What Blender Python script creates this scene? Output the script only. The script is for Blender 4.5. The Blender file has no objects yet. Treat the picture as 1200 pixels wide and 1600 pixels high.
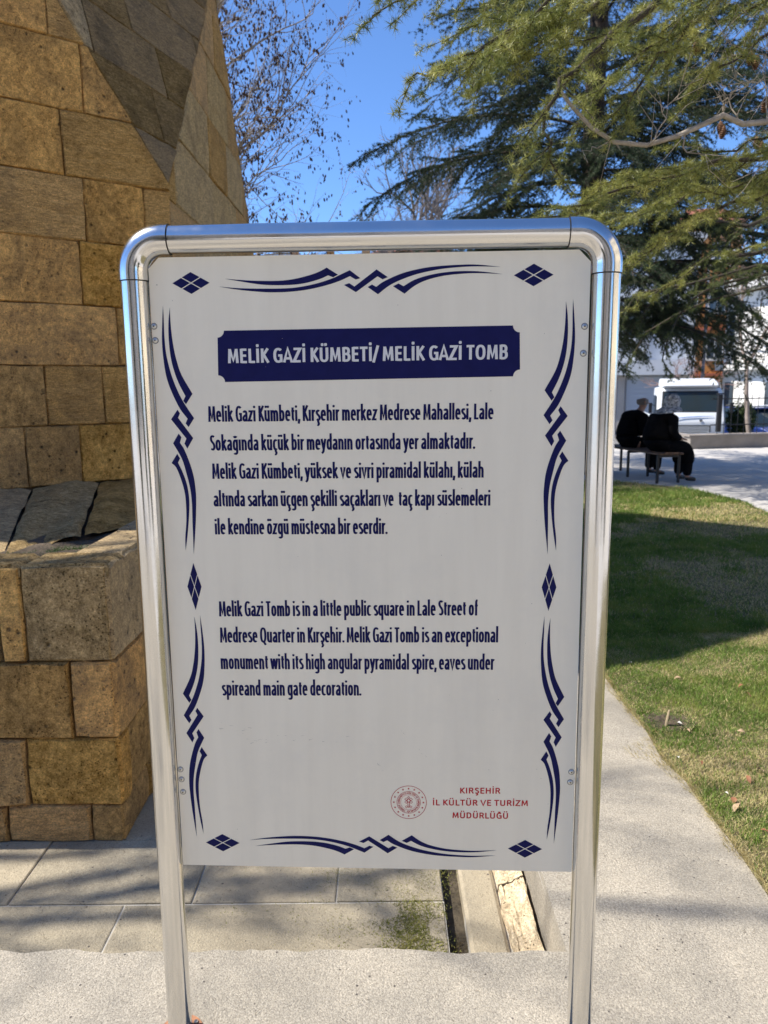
import bpy, bmesh, math, random
import numpy as np
from mathutils import Vector, Matrix
sc = bpy.context.scene
COL = sc.collection
rad = math.radians

# ------------------------------------------------------------------ camera
PITCH, ROLL, CAMH = 0.16691, -0.009957, 1.6
fw = Vector((0, math.cos(PITCH), -math.sin(PITCH))); rt = Vector((1, 0, 0)); up = rt.cross(fw)
rt2 = rt*math.cos(ROLL)+up*math.sin(ROLL); up2 = -rt*math.sin(ROLL)+up*math.cos(ROLL)
cam_data = bpy.data.cameras.new('camera'); cam = bpy.data.objects.new('camera', cam_data); COL.objects.link(cam)
M4 = Matrix(((rt2.x, up2.x, -fw.x, 0), (rt2.y, up2.y, -fw.y, 0), (rt2.z, up2.z, -fw.z, CAMH), (0, 0, 0, 1)))
cam.matrix_world = M4
cam_data.sensor_fit = 'VERTICAL'; cam_data.sensor_height = 36; cam_data.lens = 27.0
cam_data.clip_start = 0.05; cam_data.clip_end = 4000
cam_data.dof.use_dof = True; cam_data.dof.focus_distance = 1.75; cam_data.dof.aperture_fstop = 7.5
sc.camera = cam
# ------------------------------------------------------------------ sky, sun, exposure
SUN_EL, SUN_AHEAD = 52.0, 3.2          # sun stands to the left, a touch ahead
world = bpy.data.worlds.new('World'); sc.world = world; world.use_nodes = True
wn = world.node_tree; wn.nodes.clear()
sky = wn.nodes.new('ShaderNodeTexSky'); sky.sky_type = 'NISHITA'; sky.sun_disc = False
sky.sun_elevation = rad(SUN_EL); sky.sun_rotation = rad(270+SUN_AHEAD)
sky.altitude = 2500; sky.air_density = 1.0; sky.dust_density = 0.0; sky.ozone_density = 10.0
bg = wn.nodes.new('ShaderNodeBackground'); bg.inputs['Strength'].default_value = 0.128
wo = wn.nodes.new('ShaderNodeOutputWorld')
wn.links.new(sky.outputs[0], bg.inputs[0]); wn.links.new(bg.outputs[0], wo.inputs[0])
sd = bpy.data.lights.new('sun', 'SUN'); sd.energy = 4.0; sd.angle = rad(0.53); sd.color = (1.0, 0.95, 0.87)
sun = bpy.data.objects.new('sun', sd); COL.objects.link(sun)
e, a = rad(SUN_EL), rad(SUN_AHEAD)
SUNV = Vector((-math.cos(e)*math.cos(a), math.cos(e)*math.sin(a), math.sin(e)))
sun.rotation_euler = SUNV.to_track_quat('Z', 'Y').to_euler(); sun.location = SUNV*40
sc.view_settings.view_transform = 'Standard'; sc.view_settings.look = 'None'
sc.view_settings.exposure = 0.97; sc.view_settings.gamma = 1.0; sc.view_settings.use_curve_mapping = False
sc.render.engine = 'CYCLES'
sc.cycles.max_bounces = 6

# ------------------------------------------------------------------ helpers
def at(px, py, D):
    """a point D metres away (measured on the ground) in the direction of a picture point; used to survey places"""
    d = fw+rt2*((px-600)/1200)+up2*((800-py)/1200)
    k = D/math.hypot(d.x, d.y)
    return Vector((0, 0, CAMH))+d*k

class MB:
    def __init__(s): s.v = []; s.f = []
    def add(s, vs, fs):
        n = len(s.v); s.v += [tuple(p) for p in vs]; s.f += [tuple(i+n for i in q) for q in fs]; return s
    def box(s, c, d, rz=0, m=None, bev=0):
        hx, hy, hz = d[0]/2, d[1]/2, d[2]/2
        if bev > 0:
            b = min(bev, hx*.49, hy*.49, hz*.49); P = []
            for z, k in ((-hz, 1), (-hz+b, 0), (hz-b, 0), (hz, 1)):
                o = b if k else 0
                for x, y in ((-hx+b, -hy+o), (hx-b, -hy+o), (hx-o, -hy+b), (hx-o, hy-b), (hx-b, hy-o), (-hx+b, hy-o), (-hx+o, hy-b), (-hx+o, -hy+b)):
                    P.append((x, y, z))
            F = [tuple(range(7, -1, -1)), tuple(range(24, 32))]
            for k in range(3):
                for i in range(8):
                    j = (i+1) % 8; F.append((k*8+i, k*8+j, k*8+8+j, k*8+8+i))
        else:
            P = [(x, y, z) for z in (-hz, hz) for x, y in ((-hx, -hy), (hx, -hy), (hx, hy), (-hx, hy))]
            F = [(3, 2, 1, 0), (4, 5, 6, 7), (0, 1, 5, 4), (1, 2, 6, 5), (2, 3, 7, 6), (3, 0, 4, 7)]
        T = Matrix.Translation(Vector(c)) @ Matrix.Rotation(rz, 4, 'Z')
        if m is not None: T = m @ T
        return s.add([T @ Vector(p) for p in P], F)
    def tube(s, pts, r, n=10, cap=True):
        pts = [Vector(p) for p in pts]; L = len(pts)
        if not hasattr(r, '__len__'): r = [r]*L
        t0 = (pts[1]-pts[0]).normalized(); ref = Vector((0, 0, 1)) if abs(t0.z) < .9 else Vector((1, 0, 0))
        x = t0.cross(ref).normalized(); P = []; F = []
        for i in range(L):
            t = (pts[min(i+1, L-1)]-pts[max(i-1, 0)]).normalized()
            x = (x-t*x.dot(t)).normalized(); y = t.cross(x)
            for k in range(n):
                an = 2*math.pi*k/n; P.append(pts[i]+(x*math.cos(an)+y*math.sin(an))*r[i])
        for i in range(L-1):
            for k in range(n):
                j = (k+1) % n; F.append((i*n+k, i*n+j, (i+1)*n+j, (i+1)*n+k))
        if cap: F.append(tuple(range(n-1, -1, -1))); F.append(tuple(range((L-1)*n, L*n)))
        return s.add(P, F)
    def lathe(s, prof, c=(0, 0, 0), n=24, m=None):
        P = []; F = []; T = Matrix.Translation(Vector(c))
        if m is not None: T = m @ T
        for r, z in prof:
            for k in range(n):
                an = 2*math.pi*k/n; P.append(T @ Vector((r*math.cos(an), r*math.sin(an), z)))
        for i in range(len(prof)-1):
            for k in range(n):
                j = (k+1) % n; F.append((i*n+k, i*n+j, (i+1)*n+j, (i+1)*n+k))
        F.append(tuple(range(n-1, -1, -1))); F.append(tuple(range((len(prof)-1)*n, len(prof)*n)))
        return s.add(P, F)
    def prism(s, poly, z0, z1, m=None):
        n = len(poly); P = [Vector((x, y, z0)) for x, y in poly]+[Vector((x, y, z1)) for x, y in poly]
        if m is not None: P = [m @ p for p in P]
        F = [tuple(range(n-1, -1, -1)), tuple(range(n, 2*n))]
        for i in range(n):
            j = (i+1) % n; F.append((i, j, n+j, n+i))
        return s.add(P, F)
    def build(s, name, mat, parent=None, smooth=False, auto=None):
        me = bpy.data.meshes.new(name); me.from_pydata(s.v, [], s.f); me.update()
        if mat is not None: me.materials.append(mat)
        if smooth:
            me.polygons.foreach_set('use_smooth', [True]*len(me.polygons))
            if auto is not None:
                me.set_sharp_from_angle(angle=rad(auto))
        o = bpy.data.objects.new(name, me); COL.objects.link(o)
        if parent is not None: o.parent = parent
        return o

def fastmesh(name, V, F, mat, parent=None, smooth=False):
    """V (n,3), F (m,k) numpy -> object"""
    V = np.asarray(V, dtype=np.float32); F = np.asarray(F, dtype=np.int32); k = F.shape[1]
    me = bpy.data.meshes.new(name); me.vertices.add(len(V)); me.vertices.foreach_set('co', V.ravel())
    me.loops.add(F.size); me.loops.foreach_set('vertex_index', F.ravel())
    me.polygons.add(len(F)); me.polygons.foreach_set('loop_start', np.arange(0, F.size, k, dtype=np.int32))
    if smooth: me.polygons.foreach_set('use_smooth', np.ones(len(F), dtype=bool))
    me.update(calc_edges=True)
    if mat is not None: me.materials.append(mat)
    o = bpy.data.objects.new(name, me); COL.objects.link(o)
    if parent is not None: o.parent = parent
    return o

def empty(name, loc=(0, 0, 0), rz=0):
    o = bpy.data.objects.new(name, None); COL.objects.link(o); o.location = loc; o.rotation_euler = (0, 0, rz)
    o.empty_display_size = .1; return o
def tag(o, label=None, cat=None, group=None, kind=None):
    if label: o['label'] = label
    if cat: o['category'] = cat
    if group: o['group'] = group
    if kind: o['kind'] = kind
    return o

# ------------------------------------------------------------------ materials
def nodes(name):
    m = bpy.data.materials.new(name); m.use_nodes = True; nt = m.node_tree; nt.nodes.clear()
    out = nt.nodes.new('ShaderNodeOutputMaterial'); b = nt.nodes.new('ShaderNodeBsdfPrincipled')
    nt.links.new(b.outputs[0], out.inputs[0]); return m, nt, b
def N(nt, t, **kw):
    n = nt.nodes.new(t)
    for k, v in kw.items():
        if k in n.inputs: n.inputs[k].default_value = v
        else: setattr(n, k, v)
    return n
def plain(name, col, rough=.6, metal=0, spec=None, var=0.0, scale=8, bump=0, bscale=60, bdist=.01):
    m, nt, b = nodes(name); b.inputs['Roughness'].default_value = rough; b.inputs['Metallic'].default_value = metal
    b.inputs['Base Color'].default_value = (*col, 1)
    if spec is not None: b.inputs['Specular IOR Level'].default_value = spec
    tc = N(nt, 'ShaderNodeTexCoord')
    if var > 0:
        no = N(nt, 'ShaderNodeTexNoise', Scale=scale, Detail=6.0, Roughness=.65)
        nt.links.new(tc.outputs['Object'], no.inputs['Vector'])
        r = N(nt, 'ShaderNodeValToRGB'); r.color_ramp.elements[0].position = .3; r.color_ramp.elements[1].position = .7
        r.color_ramp.elements[0].color = tuple(c*(1-var) for c in col)+(1,); r.color_ramp.elements[1].color = tuple(min(1, c*(1+var)) for c in col)+(1,)
        nt.links.new(no.outputs[0], r.inputs[0]); nt.links.new(r.outputs[0], b.inputs['Base Color'])
    if bump > 0:
        n2 = N(nt, 'ShaderNodeTexNoise', Scale=bscale, Detail=4.0); nt.links.new(tc.outputs['Object'], n2.inputs['Vector'])
        bp = N(nt, 'ShaderNodeBump', Strength=bump, Distance=bdist); nt.links.new(n2.outputs[0], bp.inputs['Height'])
        nt.links.new(bp.outputs[0], b.inputs['Normal'])
    return m
def mixc(nt, fac, a, b, mode='MIX'):
    mx = nt.nodes.new('ShaderNodeMix'); mx.data_type = 'RGBA'; mx.blend_type = mode
    for sock, v in ((mx.inputs[0], fac), (mx.inputs[6], a), (mx.inputs[7], b)):
        if isinstance(v, bpy.types.NodeSocket): nt.links.new(v, sock)
        else: sock.default_value = v if not isinstance(v, tuple) else ((*v, 1) if len(v) == 3 else v)
    return mx.outputs[2]
def mathn(nt, op, a, b=None, c=None):
    mt = nt.nodes.new('ShaderNodeMath'); mt.operation = op
    for s, v in zip(mt.inputs, (a, b, c)):
        if v is None: continue
        if isinstance(v, bpy.types.NodeSocket): nt.links.new(v, s)
        else: s.default_value = v
    return mt.outputs[0]
def ramp(nt, src, p0, p1, c0=(0, 0, 0), c1=(1, 1, 1)):
    r = nt.nodes.new('ShaderNodeValToRGB'); r.color_ramp.elements[0].position = p0; r.color_ramp.elements[1].position = p1
    r.color_ramp.elements[0].color = (*c0, 1); r.color_ramp.elements[1].color = (*c1, 1)
    nt.links.new(src, r.inputs[0]); return r.outputs[0]
def objvec(nt, offset=True):
    tc = N(nt, 'ShaderNodeTexCoord'); v = tc.outputs['Object']
    if offset:
        oi = N(nt, 'ShaderNodeObjectInfo'); cb = N(nt, 'ShaderNodeCombineXYZ')
        nt.links.new(mathn(nt, 'MULTIPLY', oi.outputs['Random'], 37.0), cb.inputs[0]); nt.links.new(mathn(nt, 'MULTIPLY', oi.outputs['Random'], 91.0), cb.inputs[1])
        ad = N(nt, 'ShaderNodeVectorMath', operation='ADD'); nt.links.new(v, ad.inputs[0]); nt.links.new(cb.outputs[0], ad.inputs[1]); v = ad.outputs[0]
        return v, oi.outputs['Random']
    return v, None
def stone_mat(name, c1, c2, dark, stain=.55, layered=0.0):
    """weathered ashlar: mottled colour, dark lichen stains, pits and rough relief"""
    m, nt, b = nodes(name); b.inputs['Roughness'].default_value = .93; b.inputs['Specular IOR Level'].default_value = .2
    v, rnd = objvec(nt)
    mp = N(nt, 'ShaderNodeMapping'); nt.links.new(v, mp.inputs[0]); mp.inputs['Scale'].default_value = (1, 1, 1+6*layered)
    v2 = mp.outputs[0]
    n1 = N(nt, 'ShaderNodeTexNoise', Scale=5.0, Detail=9.0, Roughness=.75, Distortion=.6); nt.links.new(v2, n1.inputs['Vector'])
    n2 = N(nt, 'ShaderNodeTexNoise', Scale=26.0, Detail=8.0, Roughness=.8); nt.links.new(v2, n2.inputs['Vector'])
    n3 = N(nt, 'ShaderNodeTexNoise', Scale=2.6, Detail=9.0, Roughness=.75, Distortion=.8); nt.links.new(v, n3.inputs['Vector'])
    vo = N(nt, 'ShaderNodeTexVoronoi', Scale=70.0, Randomness=1.0); nt.links.new(v2, vo.inputs['Vector'])
    vo2 = N(nt, 'ShaderNodeTexVoronoi', Scale=16.0, Randomness=1.0); nt.links.new(v2, vo2.inputs['Vector'])
    col = mixc(nt, ramp(nt, n1.outputs[0], .35, .65), c1, c2)
    col = mixc(nt, 1.0, col, ramp(nt, n2.outputs[0], .32, .68, (.50, .48, .45), (1.75, 1.72, 1.66)), 'MULTIPLY')
    n4 = N(nt, 'ShaderNodeTexNoise', Scale=130.0, Detail=4.0, Roughness=.8); nt.links.new(v, n4.inputs['Vector'])
    col = mixc(nt, 1.0, col, ramp(nt, n4.outputs[0], .35, .65, (.66, .65, .64), (1.48, 1.47, 1.45)), 'MULTIPLY')
    st = ramp(nt, n3.outputs[0], .47, .62); col = mixc(nt, mathn(nt, 'MULTIPLY', st, stain*.75), col, dark)
    # scattered pits, only where a slow noise allows them
    pit = ramp(nt, vo.outputs['Distance'], .12, .26, (1, 1, 1), (0, 0, 0)); gate = ramp(nt, n1.outputs[0], .42, .54)
    pm = mathn(nt, 'MULTIPLY', pit, gate); col = mixc(nt, mathn(nt, 'MULTIPLY', pm, .75), col, (.05, .035, .02))
    big = ramp(nt, vo2.outputs['Distance'], .07, .17, (1, 1, 1), (0, 0, 0)); bgm = mathn(nt, 'MULTIPLY', big, ramp(nt, n3.outputs[0], .45, .55))
    col = mixc(nt, mathn(nt, 'MULTIPLY', bgm, .8), col, (.05, .035, .022))
    br = N(nt, 'ShaderNodeBrightContrast'); nt.links.new(col, br.inputs[0]); nt.links.new(mathn(nt, 'MULTIPLY_ADD', rnd, .07, -.035), br.inputs[1])
    nt.links.new(br.outputs[0], b.inputs['Base Color'])
    h = mathn(nt, 'MULTIPLY_ADD', n2.outputs[0], .5, n1.outputs[0]); h = mathn(nt, 'MULTIPLY_ADD', pm, -.7, h); h = mathn(nt, 'MULTIPLY_ADD', bgm, -.9, h); h = mathn(nt, 'MULTIPLY_ADD', n4.outputs[0], .18, h)
    bp = N(nt, 'ShaderNodeBump', Strength=.85, Distance=.022); nt.links.new(h, bp.inputs['Height']); nt.links.new(bp.outputs[0], b.inputs['Normal'])
    return m
MS = dict(
    ochre=stone_mat('stone_ochre', (.59, .35, .115), (.43, .24, .075), (.085, .062, .035)),
    gold=stone_mat('stone_gold', (.58, .365, .125), (.43, .25, .08), (.13, .085, .04), .4),
    orange=stone_mat('stone_orange', (.40, .20, .06), (.30, .15, .05), (.14, .08, .035), .4),
    tan=stone_mat('stone_tan', (.57, .36, .145), (.44, .265, .095), (.10, .078, .052), .5, .8),
    brown=stone_mat('stone_brown', (.45, .285, .11), (.33, .20, .075), (.06, .045, .03)),
    grey=stone_mat('stone_grey', (.41, .305, .165), (.30, .22, .115), (.065, .055, .042), .55),
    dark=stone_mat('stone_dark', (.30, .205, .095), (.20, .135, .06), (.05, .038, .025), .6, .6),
    pale=stone_mat('stone_pale', (.54, .39, .19), (.42, .295, .135), (.17, .12, .07), .5, .4))
mortar = plain('mortar', (.11, .085, .055), .95, var=.4, scale=20, bump=.4)

def concrete_mat(name, c1, c2, agg=.35, scale=1.0, patch=.35):
    m, nt, b = nodes(name); b.inputs['Roughness'].default_value = .9; b.inputs['Specular IOR Level'].default_value = .25
    v, _ = objvec(nt, False)
    n1 = N(nt, 'ShaderNodeTexNoise', Scale=2.2*scale, Detail=9.0, Roughness=.68); nt.links.new(v, n1.inputs['Vector'])
    n2 = N(nt, 'ShaderNodeTexNoise', Scale=170*scale, Detail=6.0, Roughness=.8); nt.links.new(v, n2.inputs['Vector'])
    vo = N(nt, 'ShaderNodeTexVoronoi', Scale=210*scale); nt.links.new(v, vo.inputs['Vector'])
    vo2 = N(nt, 'ShaderNodeTexVoronoi', Scale=60*scale); nt.links.new(v, vo2.inputs['Vector'])
    col = mixc(nt, ramp(nt, n1.outputs[0], .36, .66), c1, c2)
    col = mixc(nt, 1.0, col, ramp(nt, n2.outputs[0], .33, .67, (1-agg,)*3, (1+agg*.75,)*3), 'MULTIPLY')
    # aggregate grains: each cell its own tint
    sp = N(nt, 'ShaderNodeSeparateColor'); nt.links.new(vo.outputs['Color'], sp.inputs[0])
    g = ramp(nt, sp.outputs[0], .0, 1.0, (.72, .70, .68), (1.25, 1.22, 1.18)); col = mixc(nt, agg*1.6, col, mixc(nt, 1.0, col, g, 'MULTIPLY'))
    d = mathn(nt, 'GREATER_THAN', sp.outputs[1], .94); d = mathn(nt, 'MULTIPLY', d, ramp(nt, vo.outputs['Distance'], .2, .45, (1, 1, 1), (0, 0, 0)))
    col = mixc(nt, mathn(nt, 'MULTIPLY', d, .7), col, (.09, .075, .06))
    n3 = N(nt, 'ShaderNodeTexNoise', Scale=.9*scale, Detail=10.0, Roughness=.72, Distortion=1.0); nt.links.new(v, n3.inputs['Vector'])
    col = mixc(nt, mathn(nt, 'MULTIPLY', ramp(nt, n3.outputs[0], .46, .66), patch), col, tuple(c*.62 for c in c2))
    sp2 = N(nt, 'ShaderNodeSeparateColor'); nt.links.new(vo2.outputs['Color'], sp2.inputs[0])
    d2 = mathn(nt, 'MULTIPLY', mathn(nt, 'GREATER_THAN', sp2.outputs[0], .955), ramp(nt, vo2.outputs['Distance'], .12, .25, (1, 1, 1), (0, 0, 0)))
    col = mixc(nt, mathn(nt, 'MULTIPLY', d2, .8), col, (.07, .06, .055))
    nt.links.new(col, b.inputs['Base Color'])
    h = mathn(nt, 'MULTIPLY_ADD', vo.outputs['Distance'], -.5, n2.outputs[0]); h = mathn(nt, 'MULTIPLY_ADD', d2, -1.0, h)
    bp = N(nt, 'ShaderNodeBump', Strength=.65, Distance=.006); nt.links.new(h, bp.inputs['Height']); nt.links.new(bp.outputs[0], b.inputs['Normal'])
    return m
conc = concrete_mat('concrete', (.49, .44, .355), (.35, .32, .265), .42, 1.0, .62)
conc_path = conc
slab_mat = concrete_mat('moat_slab', (.45, .39, .28), (.30, .26, .19), .22, .8, .7)
slab_mat2 = concrete_mat('moat_slab_pale', (.48, .41, .29), (.37, .315, .225), .14, .7, .5)
plaza_mat = concrete_mat('plaza_pavement', (.56, .53, .49), (.48, .46, .43), .15, .6, .2)
joint_mat = plain('pale_joint', (.43, .40, .34), .95, var=.25, scale=15)
gutter_mat = plain('gutter_soil', (.07, .055, .035), .95, var=.5, scale=30, bump=.6)
soil_mat = plain('soil', (.085, .062, .04), .97, var=.5, scale=14, bump=.8, bscale=50, bdist=.02)
moss_mat = plain('moss', (.045, .062, .018), .95, var=.6, scale=12, bump=.9, bscale=90)
steel, nt, b = nodes('brushed_steel')
b.inputs['Metallic'].default_value = 1; b.inputs['Base Color'].default_value = (.74, .735, .72, 1)
v, _ = objvec(nt, False); n1 = N(nt, 'ShaderNodeTexNoise', Scale=9.0, Detail=8.0, Roughness=.7); nt.links.new(v, n1.inputs['Vector'])
nt.links.new(ramp(nt, n1.outputs[0], .35, .7, (.10,)*3, (.24,)*3), b.inputs['Roughness'])
n2 = N(nt, 'ShaderNodeTexNoise', Scale=260.0, Detail=3.0); nt.links.new(v, n2.inputs['Vector'])
n2b = N(nt, 'ShaderNodeTexNoise', Scale=14.0, Detail=2.0); nt.links.new(v, n2b.inputs['Vector'])
bp = N(nt, 'ShaderNodeBump', Strength=.16, Distance=.002); nt.links.new(mathn(nt, 'MULTIPLY_ADD', n2.outputs[0], .12, n2b.outputs[0]), bp.inputs['Height']); nt.links.new(bp.outputs[0], b.inputs['Normal'])
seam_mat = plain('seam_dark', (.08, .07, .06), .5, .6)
zinc = plain('screw_zinc', (.62, .62, .60), .32, 1.0)
rust_mat = plain('rusty_plate', (.36, .17, .09), .7, .2, var=.4, scale=40)
# painted sheet: near-white with faint grime, scuffs and water streaks
panel_mat, nt, b = nodes('panel_paint'); b.inputs['Roughness'].default_value = .55; b.inputs['Specular IOR Level'].default_value = .2
v, _ = objvec(nt, False); mp = N(nt, 'ShaderNodeMapping'); nt.links.new(v, mp.inputs[0]); mp.inputs['Scale'].default_value = (9, 9, .8)
n1 = N(nt, 'ShaderNodeTexNoise', Scale=2.0, Detail=6.0, Roughness=.6); nt.links.new(mp.outputs[0], n1.inputs['Vector'])
n2 = N(nt, 'ShaderNodeTexNoise', Scale=3.0, Detail=8.0, Roughness=.7); nt.links.new(v, n2.inputs['Vector'])
col = mixc(nt, ramp(nt, n1.outputs[0], .35, .7), (.89, .82, .665), (.84, .77, .62))
col = mixc(nt, mathn(nt, 'MULTIPLY', ramp(nt, n2.outputs[0], .5, .75), .35), col, (.68, .64, .55))
vo = N(nt, 'ShaderNodeTexVoronoi', Scale=22.0); nt.links.new(v, vo.inputs['Vector']); sp = N(nt, 'ShaderNodeSeparateColor'); nt.links.new(vo.outputs['Color'], sp.inputs[0])
dd = mathn(nt, 'MULTIPLY', mathn(nt, 'GREATER_THAN', sp.outputs[0], .93), mathn(nt, 'LESS_THAN', vo.outputs['Distance'], .035))
col = mixc(nt, mathn(nt, 'MULTIPLY', dd, .6), col, (.25, .22, .18)); nt.links.new(col, b.inputs['Base Color'])
navy = plain('navy_vinyl', (.010, .011, .075), .65, spec=.12, var=.12, scale=30)
white_vinyl = plain('white_letters', (.70, .69, .67), .45, var=.05)
red_vinyl = plain('red_vinyl', (.50, .015, .022), .6, spec=.1, var=.1)
rng = random.Random(7)
# ================================================================== SETTING
G = MB(); s_ = 1500.0
G.add([(-s_, -s_, -.78), (s_, -s_, -.78), (s_, s_, -.78), (-s_, s_, -.78)], [(0, 1, 2, 3)])
tag(G.build('street_ground', plain('asphalt', (.17, .165, .16), .9, var=.2, scale=3)), kind='structure')
# terrace sheet of the square with the sunken moat cut out of it
MX0, MX1, MY0, MY1 = -12.0, .508, 1.94, 14.0
X = [-32, MX0, MX1, 40]; Y = [-30, MY0, MY1, 18.9]; T = MB(); P = [(x, y, -.03) for y in Y for x in X]
F = [(j*4+i, j*4+i+1, j*4+i+5, j*4+i+4) for j in range(3) for i in range(3) if not (i == 1 and j == 1)]
T.add(P, F)
T.add([(-32, 18.9, -.03), (40, 18.9, -.03), (40, 18.9, -.8), (-32, 18.9, -.8)], [(0, 3, 2, 1)])
tag(T.build('plaza_pavement', plaza_mat), kind='structure')

def jitter_line(a, b, step, amp, r=rng):
    a = Vector(a); b = Vector(b); n = max(1, int((b-a).length/step)); d = (b-a).normalized(); nn = Vector((-d.y, d.x)); out = []; w = 0
    for i in range(n):
        w = .78*w+r.uniform(-amp, amp); out.append(tuple(a+(b-a)*(i/n)+nn*(w if i else 0)))
    return out
# concrete slab the sign stands on and the path that runs on beside the moat (one pour)
edge = [(1.10, -1.0), (1.13, .5), (1.17, 1.6), (1.193, 2.174), (1.206, 2.463), (1.200, 2.681), (1.207, 2.87), (1.178, 3.058), (1.202, 3.345), (1.192, 3.572), (1.199, 4.017), (1.18, 4.9), (1.15, 5.9), (1.12, 7.2), (1.15, 10.0), (1.35, 12.7)]
pathpoly = [(-9, -4), (.92, -4)]+edge+[(.9, 14.2), (.512, 14.2)]
pathpoly += jitter_line((.512, 14.2), (.508, 1.943), .12, .0015)
pathpoly += jitter_line((.508, 1.943), (-2.6, 1.995), .018, .0045)+[(-2.6, 1.995), (-9, 2.0)]
from mathutils.geometry import tessellate_polygon
def sheet_prism(name, poly, z0, z1, mat, chamfer=0):
    n = len(poly); tris = tessellate_polygon([[Vector((x, y, 0)) for x, y in poly]])
    V = [(x, y, z1) for x, y in poly]+[(x, y, z0) for x, y in poly]
    Fc = []
    for t in tris:
        p = [Vector(V[i]) for i in t]; Fc.append(t if (p[1]-p[0]).cross(p[2]-p[0]).z > 0 else t[::-1])
    for i in range(n):
        j = (i+1) % n; Fc.append((i, n+i, n+j, j))
    me = bpy.data.meshes.new(name); me.from_pydata(V, [], Fc); me.materials.append(mat)
    bm = bmesh.new(); bm.from_mesh(me); bmesh.ops.recalc_face_normals(bm, faces=bm.faces); bm.to_mesh(me); bm.free()
    o = bpy.data.objects.new(name, me); COL.objects.link(o); return o
tag(sheet_prism('concrete_path', pathpoly, -.27, 0, conc_path), kind='structure')

# lawn soil sheet
lawn_poly = [(4.2, -1.0), (5.2, 1), (5.4, 4.5), (5.1, 7), (4.62, 9), (4.75, 10), (4.47, 11.43), (3.66, 12.25), (2.4, 12.8), (1.35, 12.7)]+edge[:-1][::-1]
lm, nt, b = nodes('lawn_soil'); b.inputs['Roughness'].default_value = .95
v, _ = objvec(nt, False)
n1 = N(nt, 'ShaderNodeTexNoise', Scale=1.6, Detail=8.0, Roughness=.7); nt.links.new(v, n1.inputs['Vector'])
n2 = N(nt, 'ShaderNodeTexNoise', Scale=45.0, Detail=6.0, Roughness=.75); nt.links.new(v, n2.inputs['Vector'])
col = mixc(nt, ramp(nt, n1.outputs[0], .42, .58), (.15, .155, .05), (.40, .32, .15)); col = mixc(nt, ramp(nt, n2.outputs[0], .42, .6), col, (.11, .085, .05))
nt.links.new(col, b.inputs['Base Color']); bp = N(nt, 'ShaderNodeBump', Strength=.9, Distance=.03); nt.links.new(n2.outputs[0], bp.inputs['Height']); nt.links.new(bp.outputs[0], b.inputs['Normal'])
lawn = tag(sheet_prism('lawn_ground', lawn_poly, -.2, .004, lm), kind='structure')

# ---- moat floor: pale joint bed, sides, then every slab as its own piece
mf = MB(); FZ = -.25
for xa, xb, zz in ((MX0, .203, -.004), (.203, .27, -.075), (.27, MX1, -.004)):
    mf.add([(xa, MY0, FZ+zz), (xb, MY0, FZ+zz), (xb, MY1, FZ+zz), (xa, MY1, FZ+zz)], [(0, 1, 2, 3)])
for xa in (.203, .27): mf.add([(xa, MY0, FZ-.075), (xa, MY1, FZ-.075), (xa, MY1, FZ-.004), (xa, MY0, FZ-.004)], [(0, 1, 2, 3)])
mf.add([(MX0, MY0, -.03), (MX0, MY0, FZ-.08), (MX1, MY0, FZ-.08), (MX1, MY0, -.03)], [(0, 1, 2, 3)])
mf.add([(MX0, MY1, FZ-.004), (MX1, MY1, FZ-.004), (MX1, MY1, -.03), (MX0, MY1, -.03)], [(0, 1, 2, 3)])
mf.add([(MX0, MY0, FZ-.004), (MX0, MY1, FZ-.004), (MX0, MY1, -.03), (MX0, MY0, -.03)], [(0, 1, 2, 3)])
moat = tag(mf.build('moat_floor', joint_mat), kind='structure')
def slab(x0, x1, y0, y1, z, mat, name='paving_slab', h=.05, j=.007, b_=.004, skew=0):
    q = rng.uniform(-.0008, .0018)
    m = MB(); P = []
    for zz, ins in ((z-h, 0), (z-b_*.6+q, 0), (z+q, b_)):
        k = j/2+ins
        for x, y in ((x0+k, y0+k), (x1-k, y0+k), (x1-k+skew, y1-k), (x0+k+skew, y1-k)): P.append((x, y, zz+rng.uniform(-.001, .001)))
    Fq = [(8, 9, 10, 11)]
    for L in range(2):
        for i in range(4): Fq.append((L*4+i, L*4+(i+1) % 4, L*4+4+(i+1) % 4, L*4+4+i))
    m.add(P, Fq); o = m.build(name, mat, moat); return o
xs0 = [-12+.0]
def cuts(a, b_, lo, hi, fixed):
    xs = [fixed[0]]
    while xs[0] > a+lo: xs.insert(0, xs[0]-rng.uniform(lo, hi))
    xs[0] = a; xs += fixed[1:]
    while xs[-1] < b_-lo: xs.append(min(b_, xs[-1]+rng.uniform(lo, hi)))
    xs[-1] = b_; return xs
row0 = cuts(-4.6, .203, .55, .8, [-.95, -.265]); row0 = [x for x in row0 if x <= .203]
for i in range(len(row0)-1): slab(row0[i], row0[i+1], MY0-.0, 2.503, FZ, slab_mat)
row1 = [-4.6, -3.7, -2.9, -2.1, -1.376, -.71, -.187, .203]
for i in range(len(row1)-1): slab(row1[i], row1[i+1], 2.503, 2.90, FZ+.003, slab_mat2 if i % 2 else slab_mat)
slab(-12, -4.6, MY0, 2.9, FZ, slab_mat)
yy = 2.90
while yy < 13.6:
    y2 = min(13.9, yy+rng.uniform(.5, .8)); sp_ = rng.uniform(-.55, -.3)
    slab(-1.09, sp_, yy, y2, FZ, slab_mat); slab(sp_, .203, yy, y2, FZ, slab_mat2); yy = y2
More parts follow.
